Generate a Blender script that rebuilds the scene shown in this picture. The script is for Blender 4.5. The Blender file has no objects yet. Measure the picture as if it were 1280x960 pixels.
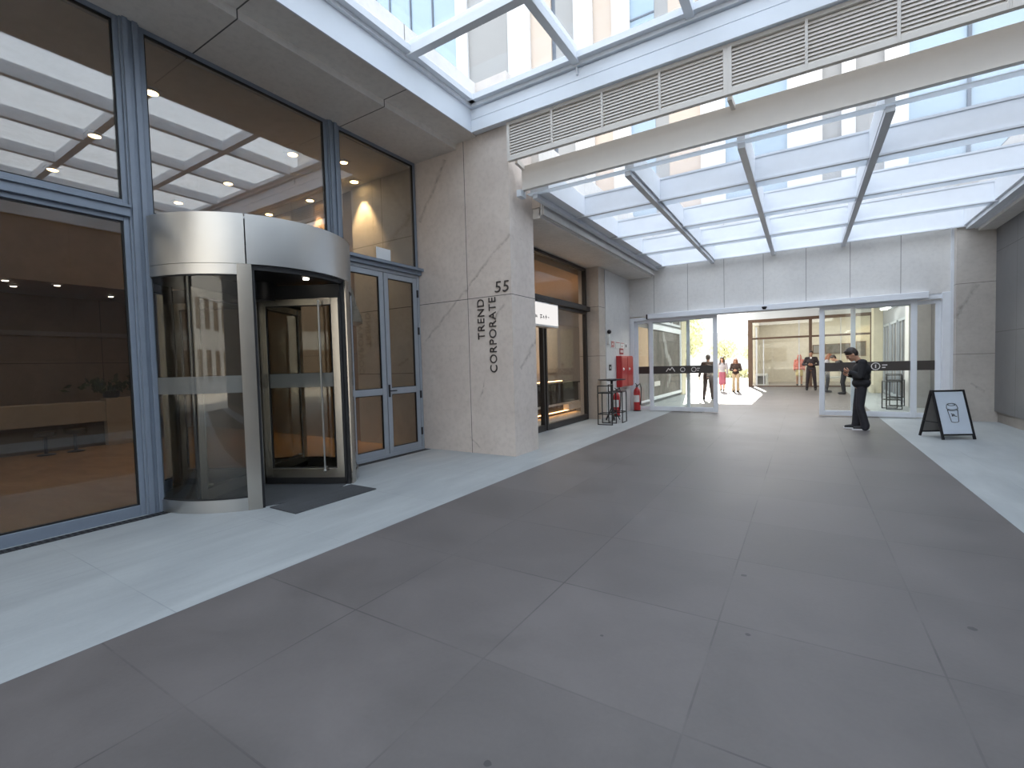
import bpy, bmesh, math, random
from mathutils import Vector, Matrix, Euler
random.seed(7)
R = math.radians
sc = bpy.context.scene
col = sc.collection
ABS = {}

# ------------------------------------------------------------------ materials
def lin(c):
    c = c / 255.0
    return c / 12.92 if c <= 0.04045 else ((c + 0.055) / 1.055) ** 2.4
def rgb(r, g, b): return (lin(r), lin(g), lin(b), 1.0)

class NT:
    """small node helper"""
    def __init__(s, name):
        s.m = bpy.data.materials.new(name); s.m.use_nodes = True
        s.t = s.m.node_tree; s.t.nodes.clear()
        s.out = s.n('ShaderNodeOutputMaterial')
    def n(s, typ, **kw):
        x = s.t.nodes.new(typ)
        for k, v in kw.items(): setattr(x, k, v)
        return x
    def l(s, a, b): s.t.links.new(a, b)
    def math(s, op, a, b=None, c=None, clamp=False):
        x = s.n('ShaderNodeMath', operation=op); x.use_clamp = clamp
        for i, v in enumerate((a, b, c)):
            if v is None: continue
            if isinstance(v, (int, float)): x.inputs[i].default_value = v
            else: s.l(v, x.inputs[i])
        return x.outputs[0]
    def pos(s):
        g = s.n('ShaderNodeNewGeometry'); sp = s.n('ShaderNodeSeparateXYZ')
        s.l(g.outputs['Position'], sp.inputs[0]); return g.outputs['Position'], sp.outputs
    def noise(s, vec, scale, detail=4, rough=0.6, dist=0.0):
        x = s.n('ShaderNodeTexNoise'); x.inputs['Scale'].default_value = scale
        x.inputs['Detail'].default_value = detail; x.inputs['Roughness'].default_value = rough
        x.inputs['Distortion'].default_value = dist
        if vec is not None: s.l(vec, x.inputs['Vector'])
        return x.outputs['Fac']
    def ramp(s, fac, stops):
        x = s.n('ShaderNodeValToRGB'); e = x.color_ramp.elements
        while len(e) < len(stops): e.new(0.5)
        for el, (p, c) in zip(e, stops): el.position = p; el.color = c
        s.l(fac, x.inputs[0]); return x.outputs['Color']
    def mix(s, fac, a, b, blend='MIX'):
        x = s.n('ShaderNodeMix', data_type='RGBA', blend_type=blend)
        for i, v in ((0, fac), (6, a), (7, b)):
            if isinstance(v, (int, float)): x.inputs[i].default_value = v
            elif isinstance(v, tuple): x.inputs[i].default_value = v
            else: s.l(v, x.inputs[i])
        return x.outputs[2]
    def bsdf(s, color, rough=0.5, metal=0.0, spec=0.5, bump=None, bstr=0.2, bdist=0.01):
        p = s.n('ShaderNodeBsdfPrincipled')
        for k, v in (('Base Color', color), ('Roughness', rough), ('Metallic', metal), ('Specular IOR Level', spec)):
            if isinstance(v, (int, float, tuple)): p.inputs[k].default_value = v
            else: s.l(v, p.inputs[k])
        if bump is not None:
            b = s.n('ShaderNodeBump'); b.inputs['Strength'].default_value = bstr; b.inputs['Distance'].default_value = bdist
            s.l(bump, b.inputs['Height']); s.l(b.outputs[0], p.inputs['Normal'])
        s.l(p.outputs[0], s.out.inputs[0]); return p

def plain(name, color, rough=0.5, metal=0.0, var=0.06, scale=6.0, spec=0.5, bump=0.0):
    t = NT(name); P, xyz = t.pos(); f = t.noise(P, scale)
    a = tuple(max(0, c * (1 - var)) for c in color[:3]) + (1,); b = tuple(min(1, c * (1 + var)) for c in color[:3]) + (1,)
    t.bsdf(t.ramp(f, [(0.3, a), (0.7, b)]), rough, metal, spec, f if bump else None, bump); return t.m

def emit(name, color, strength):
    t = NT(name); e = t.n('ShaderNodeEmission'); e.inputs[0].default_value = color; e.inputs[1].default_value = strength
    t.l(e.outputs[0], t.out.inputs[0]); return t.m

def glass(name, tint=(0.9, 0.93, 0.92, 1), f0=0.05, rough=0.0, stripes=None, scol=(0.3, 0.32, 0.33, 1), graze=1.0):
    """thin glazing: clear or tinted pane with a two-sided Schlick reflection; stripes = list of (z0, z1) frosted bands"""
    t = NT(name)
    g = t.n('ShaderNodeNewGeometry'); d = t.n('ShaderNodeVectorMath', operation='DOT_PRODUCT')
    t.l(g.outputs['Incoming'], d.inputs[0]); t.l(g.outputs['Normal'], d.inputs[1])
    c = t.math('ABSOLUTE', d.outputs['Value'])
    k = t.math('POWER', t.math('SUBTRACT', 1.0, c, clamp=True), 5.0)
    F = t.math('MULTIPLY_ADD', k, (1.0 - f0) * graze, f0, clamp=True)
    tr = t.n('ShaderNodeBsdfTransparent'); tr.inputs[0].default_value = tint
    gl = t.n('ShaderNodeBsdfGlossy'); gl.inputs['Roughness'].default_value = rough; gl.inputs[0].default_value = (1, 1, 1, 1)
    mx = t.n('ShaderNodeMixShader'); t.l(F, mx.inputs[0]); t.l(tr.outputs[0], mx.inputs[1]); t.l(gl.outputs[0], mx.inputs[2])
    o = mx.outputs[0]
    if stripes:
        sp = t.n('ShaderNodeSeparateXYZ'); t.l(g.outputs['Position'], sp.inputs[0]); msk = None
        for z0, z1 in stripes:
            q = t.math('MULTIPLY', t.math('GREATER_THAN', sp.outputs[2], z0), t.math('LESS_THAN', sp.outputs[2], z1))
            msk = q if msk is None else t.math('MAXIMUM', msk, q)
        df = t.n('ShaderNodeBsdfDiffuse'); df.inputs[0].default_value = scol
        m0 = t.n('ShaderNodeMixShader'); m0.inputs[0].default_value = 0.55; t.l(o, m0.inputs[1]); t.l(df.outputs[0], m0.inputs[2])
        m2 = t.n('ShaderNodeMixShader'); t.l(msk, m2.inputs[0]); t.l(o, m2.inputs[1]); t.l(m0.outputs[0], m2.inputs[2]); o = m2.outputs[0]
    t.l(o, t.out.inputs[0]); return t.m

def stone(name, c0, c1, rough=0.45, joints=(), jw=0.006, jcol=(0.03, 0.028, 0.026, 1), veins=(), vcol=(0.10, 0.095, 0.09, 1), scale=1.4, streak=(1, 1, 1), spec=0.4):
    """cut stone cladding: cloudy tone, joints = [(axis, value)...], veins = [(axisA, axisB, a0, b0, a1, b1, width)...] in metres"""
    t = NT(name); P, xyz = t.pos()
    mp = t.n('ShaderNodeMapping'); mp.inputs['Scale'].default_value = streak; t.l(P, mp.inputs['Vector'])
    f = t.noise(mp.outputs[0], scale, 6, 0.62, 0.6); f2 = t.noise(P, scale * 9, 4)
    cc = t.ramp(f, [(0.3, c0), (0.7, c1)])
    cc = t.mix(t.math('MULTIPLY', t.math('SUBTRACT', f2, 0.45, clamp=True), 0.5), cc, vcol)
    w = t.noise(P, 3.5, 5); w2 = t.noise(P, 14, 4)
    for (A, B, a0, b0, a1, b1, wd) in veins:
        L = math.hypot(a1 - a0, b1 - b0); nx, ny = -(b1 - b0) / L, (a1 - a0) / L
        ux, uy = (a1 - a0) / L, (b1 - b0) / L
        dn = t.math('ADD', t.math('MULTIPLY', t.math('SUBTRACT', xyz[A], a0), nx), t.math('MULTIPLY', t.math('SUBTRACT', xyz[B], b0), ny))
        al = t.math('ADD', t.math('MULTIPLY', t.math('SUBTRACT', xyz[A], a0), ux), t.math('MULTIPLY', t.math('SUBTRACT', xyz[B], b0), uy))
        dn = t.math('ADD', dn, t.math('MULTIPLY', t.math('SUBTRACT', w, 0.5), 0.16))
        m = t.math('SUBTRACT', 1.0, t.math('DIVIDE', t.math('ABSOLUTE', dn), wd), clamp=True)
        m = t.math('MULTIPLY', m, t.math('MULTIPLY', t.math('GREATER_THAN', al, 0.0), t.math('LESS_THAN', al, L)))
        m = t.math('MULTIPLY', m, t.math('MULTIPLY_ADD', t.math('SUBTRACT', w2, 0.35, clamp=True), 2.2, 0.1, clamp=True))
        cc = t.mix(t.math('MULTIPLY', m, 0.75), cc, vcol)
    for (ax, v) in joints:
        m = t.math('LESS_THAN', t.math('ABSOLUTE', t.math('SUBTRACT', xyz[ax], v)), jw)
        cc = t.mix(m, cc, jcol)
    t.bsdf(cc, rough, 0, spec); return t.m

def slabs(name, c0, c1, x0, dx, y0, dy, rough, jcol, jstr=0.6, jw=0.006, streak=(1, 1, 1), spots=0.0, spec=0.5, tint=0.12):
    t = NT(name); P, xyz = t.pos()
    gx = t.math('DIVIDE', t.math('SUBTRACT', xyz[0], x0), dx); gy = t.math('DIVIDE', t.math('SUBTRACT', xyz[1], y0), dy)
    cb = t.n('ShaderNodeCombineXYZ'); t.l(t.math('FLOOR', gx), cb.inputs[0]); t.l(t.math('FLOOR', gy), cb.inputs[1])
    wn = t.n('ShaderNodeTexWhiteNoise', noise_dimensions='3D'); t.l(cb.outputs[0], wn.inputs['Vector'])
    mp = t.n('ShaderNodeMapping'); mp.inputs['Scale'].default_value = streak; t.l(P, mp.inputs['Vector'])
    f = t.noise(mp.outputs[0], 1.3, 7, 0.62, 0.4); f2 = t.noise(P, 40, 3); f3 = t.noise(P, 0.9, 5)
    v = t.math('ADD', t.math('ADD', f, t.math('MULTIPLY', t.math('SUBTRACT', wn.outputs['Value'], 0.5), tint)), t.math('MULTIPLY', t.math('SUBTRACT', f2, 0.5), 0.15))
    cc = t.ramp(v, [(0.3, c0), (0.7, c1)])
    jm = None
    for g, d in ((gx, dx), (gy, dy)):
        e = t.math('MULTIPLY', t.math('PINGPONG', g, 0.5), d)
        q = t.math('LESS_THAN', e, jw); jm = q if jm is None else t.math('MAXIMUM', jm, q)
    jm = t.math('MULTIPLY', jm, t.math('MULTIPLY', t.math('MULTIPLY_ADD', t.math('SUBTRACT', f3, 0.42, clamp=True), 5.0, 0.12, clamp=True), jstr))
    cc = t.mix(jm, cc, jcol)
    for px_, py_, pr_ in (spots or ()):
        dd = t.math('SQRT', t.math('ADD', t.math('POWER', t.math('ABSOLUTE', t.math('SUBTRACT', xyz[0], px_)), 2.0), t.math('POWER', t.math('ABSOLUTE', t.math('SUBTRACT', xyz[1], py_)), 2.0)))
        sm = t.math('MULTIPLY', t.math('LESS_THAN', t.math('ADD', dd, t.math('MULTIPLY', t.math('SUBTRACT', f2, 0.5), pr_)), pr_), 0.7)
        cc = t.mix(sm, cc, (0.025, 0.025, 0.027, 1))
    rr = t.math('MULTIPLY_ADD', f, 0.25, rough - 0.12)
    t.bsdf(cc, rr, 0, spec, f2, 0.06, 0.01); return t.m

def brushed(name, color, rough=0.3, scale=(2, 2, 300)):
    t = NT(name); P, xyz = t.pos(); mp = t.n('ShaderNodeMapping'); mp.inputs['Scale'].default_value = scale; t.l(P, mp.inputs['Vector'])
    f = t.noise(mp.outputs[0], 1.0, 3)
    p = t.bsdf(color, t.math('MULTIPLY_ADD', f, 0.12, rough - 0.06), 1.0, 0.5)
    p.inputs['Anisotropic'].default_value = 0.4; return t.m

M = {}
M['road'] = slabs('road_slabs', rgb(86, 82, 81), rgb(102, 97, 96), -3.47, 1.012, 0.96, 0.985, 0.5, rgb(46, 45, 47), 0.6, 0.005, spots=((0.80, 3.53, 0.022), (-1.05, 1.42, 0.016), (-0.98, 2.45, 0.010), (-0.37, 3.65, 0.02), (-0.27, 2.86, 0.015)), spec=0.5, tint=0.16)
M['paving'] = slabs('pale_paving', rgb(148, 152, 154), rgb(166, 170, 171), -6.25, 1.39, 1.34, 1.35, 0.5, rgb(120, 126, 130), 0.55, 0.004, streak=(3.2, 0.7, 1), spec=0.4, tint=0.1)
M['lobby_floor'] = stone('lobby_floor_stone', rgb(160, 126, 90), rgb(190, 156, 116), 0.25, scale=0.9, streak=(1, 2.5, 1), spec=0.6)
PIL = [(2, 2.75), (0, -5.07)]
M['marble'] = stone('pillar_marble', rgb(206, 194, 185), rgb(219, 208, 199), 0.5, PIL, 0.005,
    veins=[(0, 2, -6.1, 2.05, -4.16, 3.75, 0.035), (0, 2, -6.15, 4.3, -5.5, 5.3, 0.06), (1, 2, 6.9, 1.5, 7.5, 2.0, 0.06), (0, 2, -4.83, 1.0, -4.75, 1.33, 0.02), (0, 2, -4.3, 2.6, -4.6, 2.2, 0.03), (0, 2, -5.1, 0.3, -4.9, 0.1, 0.02)], vcol=rgb(112, 98, 86))
M['marble_lobby'] = stone('lobby_side_stone', rgb(174, 176, 174), rgb(194, 196, 194), 0.5, [(2, 1.45), (2, 2.75), (2, 4.1), (0, -7.2)], 0.005, veins=[(0, 2, -7.6, 3.6, -6.3, 4.6, 0.1), (0, 2, -6.9, 1.6, -6.6, 1.75, 0.04)], vcol=rgb(90, 74, 58))
M['back_stone'] = stone('back_wall_stone', rgb(208, 206, 204), rgb(218, 216, 213), 0.6, [(0, v) for v in (-3.95, -2.95, -1.95, -0.95, 0.05, 1.0, 2.0)], 0.006, rgb(120, 118, 116), vcol=rgb(150, 148, 145))
M['pier_stone'] = stone('pier_stone', rgb(190, 177, 165), rgb(204, 192, 180), 0.5, [(2, 1.75), (2, 3.1)], 0.006, rgb(110, 100, 92), vcol=rgb(130, 116, 104))
M['right_stone'] = stone('right_pier_stone', rgb(180, 174, 167), rgb(196, 190, 183), 0.5, [(2, 1.53), (2, 3.13)], 0.006, rgb(120, 115, 110), veins=[(0, 2, 2.95, 2.35, 3.3, 3.1, 0.07), (0, 2, 3.2, 0.85, 3.45, 0.7, 0.04)], vcol=rgb(110, 103, 97))
M['dark_panel'] = stone('dark_wall_panel', rgb(92, 92, 94), rgb(104, 104, 106), 0.28, [(2, 3.76), (2, 2.0)] + [(1, 13.3 - 1.5 * k) for k in range(12)], 0.008, rgb(40, 40, 42), vcol=rgb(80, 80, 82), spec=0.6)
M['plinth'] = stone('plinth_stone', rgb(140, 133, 126), rgb(154, 147, 140), 0.55)
M['concrete'] = stone('soffit_concrete', rgb(214, 209, 203), rgb(226, 221, 215), 0.8, [(1, 2.9), (1, 5.0), (1, 0.8)], 0.008, rgb(90, 88, 86), vcol=rgb(126, 122, 118))
M['lobby_wall'] = stone('lobby_wall_stone', rgb(122, 106, 92), rgb(140, 123, 108), 0.4, [(2, 1.9), (1, 4.6), (1, 1.2)], 0.008, rgb(80, 66, 52), vcol=rgb(90, 74, 58))
M['lobby_ceiling'] = plain('lobby_ceiling_plaster', rgb(216, 219, 222), 0.8)
M['white_metal'] = plain('white_painted_metal', rgb(226, 230, 236), 0.45, var=0.02)
M['white_fascia'] = plain('white_fascia_sheet', rgb(226, 232, 240), 0.4, var=0.03, scale=1.5)
M['cream_metal'] = plain('cream_painted_metal', rgb(216, 210, 203), 0.5, var=0.02)
M['rafter_grey'] = plain('grey_painted_steel', rgb(212, 216, 222), 0.45, var=0.03)
M['alu'] = plain('blue_grey_aluminium', rgb(128, 138, 152), 0.4, 0.2, var=0.04)
M['alu2'] = plain('grey_aluminium', rgb(158, 164, 172), 0.4, 0.2, var=0.04)
M['gasket'] = plain('black_gasket', rgb(22, 23, 26), 0.6)
M['steel'] = brushed('brushed_steel', rgb(192, 192, 190), 0.32)
M['steel_v'] = plain('satin_steel_upright', rgb(186, 181, 172), 0.27, 1.0, var=0.03)
M['dark_steel'] = plain('dark_door_metal', rgb(38, 38, 40), 0.4, 0.3)
M['black_metal'] = plain('black_powder_coat', rgb(30, 30, 33), 0.45)
M['cafe_frame'] = plain('dark_bronze_frame', rgb(52, 48, 47), 0.4, 0.2)
M['mat'] = slabs('ribbed_entrance_mat', rgb(58, 60, 63), rgb(74, 76, 79), 0, 0.035, 0, 5, 0.9, rgb(34, 35, 37), 1.0, 0.006)
M['g_clear'] = glass('clear_glass', (0.95, 0.97, 0.96, 1), 0.035)
M['g_atrium'] = glass('atrium_roof_glass', (0.93, 0.95, 0.97, 1), 0.04)
M['g_roof'] = glass('roof_glass', (0.985, 0.99, 1.0, 1), 0.02)
M['g_lobby'] = glass('tinted_lobby_glass', (0.72, 0.71, 0.68, 1), 0.065)
M['g_upper'] = glass('tinted_upper_glass', (0.80, 0.80, 0.79, 1), 0.125)
M['g_drum'] = glass('revolving_door_glass', (0.78, 0.78, 0.75, 1), 0.045, stripes=[(1.33, 1.52)], scol=(0.22, 0.22, 0.21, 1))
M['g_wing'] = glass('door_wing_glass', (0.78, 0.78, 0.75, 1), 0.06, stripes=[(1.33, 1.52)], scol=(0.24, 0.24, 0.22, 1))
M['g_cafe'] = glass('cafe_glass', (0.90, 0.90, 0.89, 1), 0.02, graze=0.45)
M['g_slide'] = glass('sliding_door_glass', (0.95, 0.97, 0.96, 1), 0.03)
M['band'] = plain('dark_brown_film', rgb(58, 53, 52), 0.4)
M['white_print'] = plain('white_print', rgb(222, 220, 216), 0.6)
M['paper'] = plain('white_paper', rgb(226, 230, 234), 0.7, var=0.02)
M['letter'] = plain('dark_lettering_metal', rgb(74, 68, 66), 0.45, 0.3)
M['black_ink'] = plain('black_ink', rgb(26, 26, 28), 0.6)
M['board'] = plain('pale_sign_board', rgb(206, 217, 230), 0.5, var=0.02)
M['board_back'] = plain('board_back_panel', rgb(124, 122, 120), 0.6)
M['red'] = plain('red_enamel', rgb(176, 44, 46), 0.35)
M['red_dark'] = plain('red_sign', rgb(150, 40, 42), 0.5)
M['white_plastic'] = plain('white_plastic', rgb(224, 222, 218), 0.4)
M['skin'] = plain('skin', rgb(196, 148, 122), 0.5, var=0.05, scale=20)
M['skin_dark'] = plain('skin_tan', rgb(150, 108, 86), 0.5, var=0.05, scale=20)
M['lips'] = plain('lips', rgb(160, 92, 84), 0.5)
M['eye'] = plain('eye_dark', rgb(30, 24, 22), 0.3)
M['hair_dark'] = plain('dark_brown_hair', rgb(44, 34, 31), 0.5, var=0.3, scale=60)
M['hair_auburn'] = plain('auburn_hair', rgb(140, 84, 56), 0.5, var=0.25, scale=60)
M['black_cloth'] = plain('black_cloth', rgb(36, 36, 40), 0.9, var=0.12, scale=12)
M['navy_cloth'] = plain('charcoal_trouser_cloth', rgb(44, 44, 50), 0.9, var=0.12, scale=12)
M['brown_cloth'] = plain('dark_brown_cloth', rgb(70, 54, 50), 0.9)
M['suit'] = plain('dark_suit_cloth', rgb(48, 40, 44), 0.85)
M['shirt'] = plain('white_shirt', rgb(226, 224, 222), 0.8)
M['grey_top'] = plain('pale_grey_knit', rgb(178, 174, 180), 0.9)
M['pink_cloth'] = plain('rose_skirt_cloth', rgb(172, 98, 116), 0.9)
M['beige_cloth'] = plain('beige_dress_cloth', rgb(196, 172, 142), 0.9)
M['maroon'] = plain('maroon_cloth', rgb(116, 60, 68), 0.9)
M['coral'] = plain('coral_red_cloth', rgb(206, 96, 76), 0.9)
M['yellow_cloth'] = plain('pale_yellow_cloth', rgb(222, 200, 150), 0.9)
M['sole'] = plain('white_rubber', rgb(220, 220, 222), 0.6)
M['shoe'] = plain('black_shoe_canvas', rgb(32, 32, 35), 0.7)
M['phone'] = plain('black_phone', rgb(18, 18, 20), 0.2)
M['desk'] = plain('pale_desk_stone', rgb(158, 146, 130), 0.5)
M['desk_dark'] = plain('desk_recess_panel', rgb(84, 74, 64), 0.5)
M['chair_dark'] = plain('dark_seat_leather', rgb(40, 34, 30), 0.5)
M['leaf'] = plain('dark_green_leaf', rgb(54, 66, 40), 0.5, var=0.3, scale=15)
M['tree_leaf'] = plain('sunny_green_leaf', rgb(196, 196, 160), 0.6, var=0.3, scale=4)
M['bark'] = plain('tree_bark', rgb(100, 84, 66), 0.9)
M['counter'] = plain('black_counter_front', rgb(30, 29, 30), 0.55)
M['cafe_wall'] = plain('cafe_plaster', rgb(196, 191, 185), 0.8)
M['cafe_ceiling'] = plain('cafe_ceiling_plaster', rgb(190, 160, 130), 0.8)
M['shop_wall'] = plain('shop_plaster', rgb(208, 201, 188), 0.8)
M['cream_wall'] = plain('cream_plaster', rgb(220, 211, 186), 0.8)
M['grey_wall'] = plain('grey_cladding', rgb(136, 138, 142), 0.6)
M['shop_frame'] = plain('brown_shop_frame', rgb(98, 76, 62), 0.5)
M['poster'] = plain('dark_display_panel', rgb(92, 88, 86), 0.5, var=0.5, scale=2.5)
M['street'] = plain('pale_street_concrete', rgb(206, 200, 190), 0.9)
M['led_warm'] = emit('warm_led_strip', (1.0, 0.52, 0.2, 1), 5)
M['lamp_warm'] = emit('warm_lamp_lens', (1.0, 0.62, 0.25, 1), 18)
M['lamp_white'] = emit('cool_lamp_lens', (1.0, 0.9, 0.78, 1), 9)
M['tube_white'] = emit('white_tube_light', (1.0, 0.98, 0.95, 1), 6)
M['signlit'] = emit('backlit_sign_face', (1.0, 0.97, 0.95, 1), 0.42)
M['milk'] = None
M['tw_white'] = plain('tower_white_pier', rgb(206, 206, 206), 0.6, var=0.02)
M['tw_grey'] = plain('tower_grey_panel', rgb(140, 139, 138), 0.6, var=0.04, scale=0.3)
M['tw_beige'] = plain('tower_beige_panel', rgb(182, 166, 152), 0.6, var=0.04, scale=0.3)
M['tw_glass'] = plain('tower_blue_glazing', rgb(140, 158, 174), 0.12, var=0.10, scale=0.15)
M['tw_dark'] = plain('tower_dark_mullion', rgb(84, 92, 104), 0.5)

# ------------------------------------------------------------------ mesh builder
class MB:
    def __init__(s): s.b = bmesh.new(); s.mi = 0
    def _tag(s, faces):
        for f in faces: f.material_index = s.mi
    def box(s, x0, x1, y0, y1, z0, z1):
        v = [s.b.verts.new((x, y, z)) for z in (z0, z1) for y in (y0, y1) for x in (x0, x1)]
        s._tag([s.b.faces.new([v[i] for i in q]) for q in ((0, 2, 3, 1), (4, 5, 7, 6), (0, 1, 5, 4), (2, 6, 7, 3), (0, 4, 6, 2), (1, 3, 7, 5))]); return s
    def obox(s, c, size, rot=(0, 0, 0), mtx=None):
        m = mtx if mtx is not None else Matrix.Translation(Vector(c)) @ Euler(rot).to_matrix().to_4x4()
        hx, hy, hz = (d / 2 for d in size)
        v = [s.b.verts.new(m @ Vector((x, y, z))) for z in (-hz, hz) for y in (-hy, hy) for x in (-hx, hx)]
        s._tag([s.b.faces.new([v[i] for i in q]) for q in ((0, 2, 3, 1), (4, 5, 7, 6), (0, 1, 5, 4), (2, 6, 7, 3), (0, 4, 6, 2), (1, 3, 7, 5))]); return s
    def bar(s, p, q, w, h=None, up=(0, 0, 1)):
        """square bar from p to q"""
        p, q = Vector(p), Vector(q); h = h or w; d = (q - p); L = d.length; d.normalize()
        u = Vector(up)
        if abs(d.dot(u)) > 0.98: u = Vector((1, 0, 0))
        sx = d.cross(u).normalized(); sz = sx.cross(d)
        m = Matrix(((sx.x, d.x, sz.x, 0), (sx.y, d.y, sz.y, 0), (sx.z, d.z, sz.z, 0), (0, 0, 0, 1)))
        return s.obox(None, (w, L, h), mtx=Matrix.Translation((p + q) / 2) @ m)
    def tube(s, pts, r, seg=10, cap=True):
        pts = [Vector(p) for p in pts]; n = len(pts); rs = r if isinstance(r, (list, tuple)) else [r] * n
        rings = []; prev = None
        for i, p in enumerate(pts):
            d = (pts[min(i + 1, n - 1)] - pts[max(i - 1, 0)]).normalized()
            a = Vector((0, 0, 1)) if abs(d.z) < 0.9 else Vector((1, 0, 0))
            if prev is not None: a = prev
            x = (a - d * a.dot(d)).normalized(); prev = x; y = d.cross(x)
            rings.append([s.b.verts.new(p + (x * math.cos(2 * math.pi * k / seg) + y * math.sin(2 * math.pi * k / seg)) * rs[i]) for k in range(seg)])
        fs = []
        for a, b in zip(rings, rings[1:]):
            for k in range(seg): fs.append(s.b.faces.new((a[k], a[(k + 1) % seg], b[(k + 1) % seg], b[k])))
        if cap: fs += [s.b.faces.new(rings[0][::-1]), s.b.faces.new(rings[-1])]
        s._tag(fs); return s
    def cyl(s, p, q, r0, r1=None, seg=20): return s.tube([p, q], [r0, r0 if r1 is None else r1], seg)
    def lathe(s, prof, c=(0, 0, 0), seg=24, cap=True):
        rings = [[s.b.verts.new((c[0] + r * math.cos(2 * math.pi * k / seg), c[1] + r * math.sin(2 * math.pi * k / seg), c[2] + z)) for k in range(seg)] for r, z in prof]
        fs = []
        for a, b in zip(rings, rings[1:]):
            for k in range(seg): fs.append(s.b.faces.new((a[k], a[(k + 1) % seg], b[(k + 1) % seg], b[k])))
        if cap: fs += [s.b.faces.new(rings[0][::-1]), s.b.faces.new(rings[-1])]
        s._tag(fs); return s
    def arc(s, c, r0, r1, a0, a1, z0, z1, seg=40):
        """part of a ring wall, angles in degrees"""
        cols = []
        for i in range(seg + 1):
            a = R(a0 + (a1 - a0) * i / seg); ca, sa = math.cos(a), math.sin(a)
            cols.append([s.b.verts.new((c[0] + r * ca, c[1] + r * sa, z)) for r, z in ((r0, z0), (r1, z0), (r1, z1), (r0, z1))])
        fs = []
        for a, b in zip(cols, cols[1:]):
            for k in range(4): fs.append(s.b.faces.new((a[k], b[k], b[(k + 1) % 4], a[(k + 1) % 4])))
        if abs(a1 - a0) < 359.9: fs += [s.b.faces.new(cols[0]), s.b.faces.new(cols[-1][::-1])]
        s._tag(fs); return s
    def prism(s, pts, axis, v0, v1):
        """extrude a 2-D outline along an axis"""
        def p3(a, b, v): return {0: (v, a, b), 1: (a, v, b), 2: (a, b, v)}[axis]
        A = [s.b.verts.new(p3(a, b, v0)) for a, b in pts]; B = [s.b.verts.new(p3(a, b, v1)) for a, b in pts]; n = len(pts)
        s._tag([s.b.faces.new(A[::-1]), s.b.faces.new(B)] + [s.b.faces.new((A[i], A[(i + 1) % n], B[(i + 1) % n], B[i])) for i in range(n)]); return s
    def ball(s, c, r, rot=(0, 0, 0), sub=2):
        r = r if isinstance(r, (tuple, list)) else (r, r, r)
        m = Matrix.Translation(Vector(c)) @ Euler(rot).to_matrix().to_4x4() @ Matrix.Diagonal((r[0], r[1], r[2], 1))
        o = bmesh.ops.create_icosphere(s.b, subdivisions=sub, radius=1, matrix=m)
        s._tag({f for v in o['verts'] for f in v.link_faces}); return s
    def capsule(s, p, q, r0, r1=None):
        r1 = r0 if r1 is None else r1
        return s.cyl(p, q, r0, r1, 14).ball(p, r0).ball(q, r1)
    def frame(s, axis, v0, v1, a0, a1, b0, b1, w, wb=None, wt=None):
        """rectangular frame in the plane normal to axis; w = side width, wb / wt = bottom / top rail"""
        wb = wb or w; wt = wt or w
        for (p0, p1, q0, q1) in ((a0, a0 + w, b0, b1), (a1 - w, a1, b0, b1), (a0 + w, a1 - w, b0, b0 + wb), (a0 + w, a1 - w, b1 - wt, b1)):
            s.slab(axis, v0, v1, p0, p1, q0, q1)
        return s
    def slab(s, axis, v0, v1, p0, p1, q0, q1):
        if axis == 0: s.box(v0, v1, p0, p1, q0, q1)
        elif axis == 1: s.box(p0, p1, v0, v1, q0, q1)
        else: s.box(p0, p1, q0, q1, v0, v1)
        return s
    def build(s, name, mat, parent=None, world=True, smooth=False, bevel=0.0, loc=None):
        me = bpy.data.meshes.new(name)
        if parent is not None and world: bmesh.ops.translate(s.b, verts=s.b.verts, vec=-ABS.get(parent.name, Vector()))
        bmesh.ops.recalc_face_normals(s.b, faces=s.b.faces)
        s.b.to_mesh(me); s.b.free()
        for m in (mat if isinstance(mat, (list, tuple)) else [mat]): me.materials.append(m)
        if smooth:
            me.shade_smooth()
            try: me.set_sharp_from_angle(angle=R(40))
            except Exception: pass
        o = bpy.data.objects.new(name, me); col.objects.link(o)
        if parent is not None: o.parent = parent; ABS[o.name] = ABS.get(parent.name, Vector())
        if bevel:
            bv = o.modifiers.new('Bevel', 'BEVEL'); bv.width = bevel; bv.segments = 2; bv.limit_method = 'ANGLE'
        return o

def tag(o, label=None, cat=None, group=None, kind=None):
    for k, v in (('label', label), ('category', cat), ('group', group), ('kind', kind)):
        if v: o[k] = v
    return o
def root(name, loc, label, cat, group=None, kind=None, rz=0):
    o = bpy.data.objects.new(name, None); col.objects.link(o); o.location = loc; o.rotation_euler = (0, 0, rz)
    o.empty_display_size = 0.1
    ABS[o.name] = Vector(loc); return tag(o, label, cat, group, kind)
def copy_tree(o, parent=None):
    c = o.copy(); col.objects.link(c)
    if parent is not None: c.parent = parent
    for ch in list(o.children): copy_tree(ch, c)
    return c
def box1(name, mat, label, cat, dims, kind='structure', bevel=0.0):
    return tag(MB().box(*dims).build(name, mat, bevel=bevel), label, cat, None, kind)
def text_mesh(s, size, extrude=0.004, space=1.0):
    cu = bpy.data.curves.new('t', 'FONT'); cu.body = s; cu.size = size; cu.extrude = extrude; cu.space_character = space
    cu.align_x = 'CENTER'; cu.align_y = 'CENTER'
    o = bpy.data.objects.new('t', cu); col.objects.link(o); bpy.context.view_layer.update()
    me = bpy.data.meshes.new_from_object(o.evaluated_get(bpy.context.evaluated_depsgraph_get()))
    bpy.data.objects.remove(o); bpy.data.curves.remove(cu); return me
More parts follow.
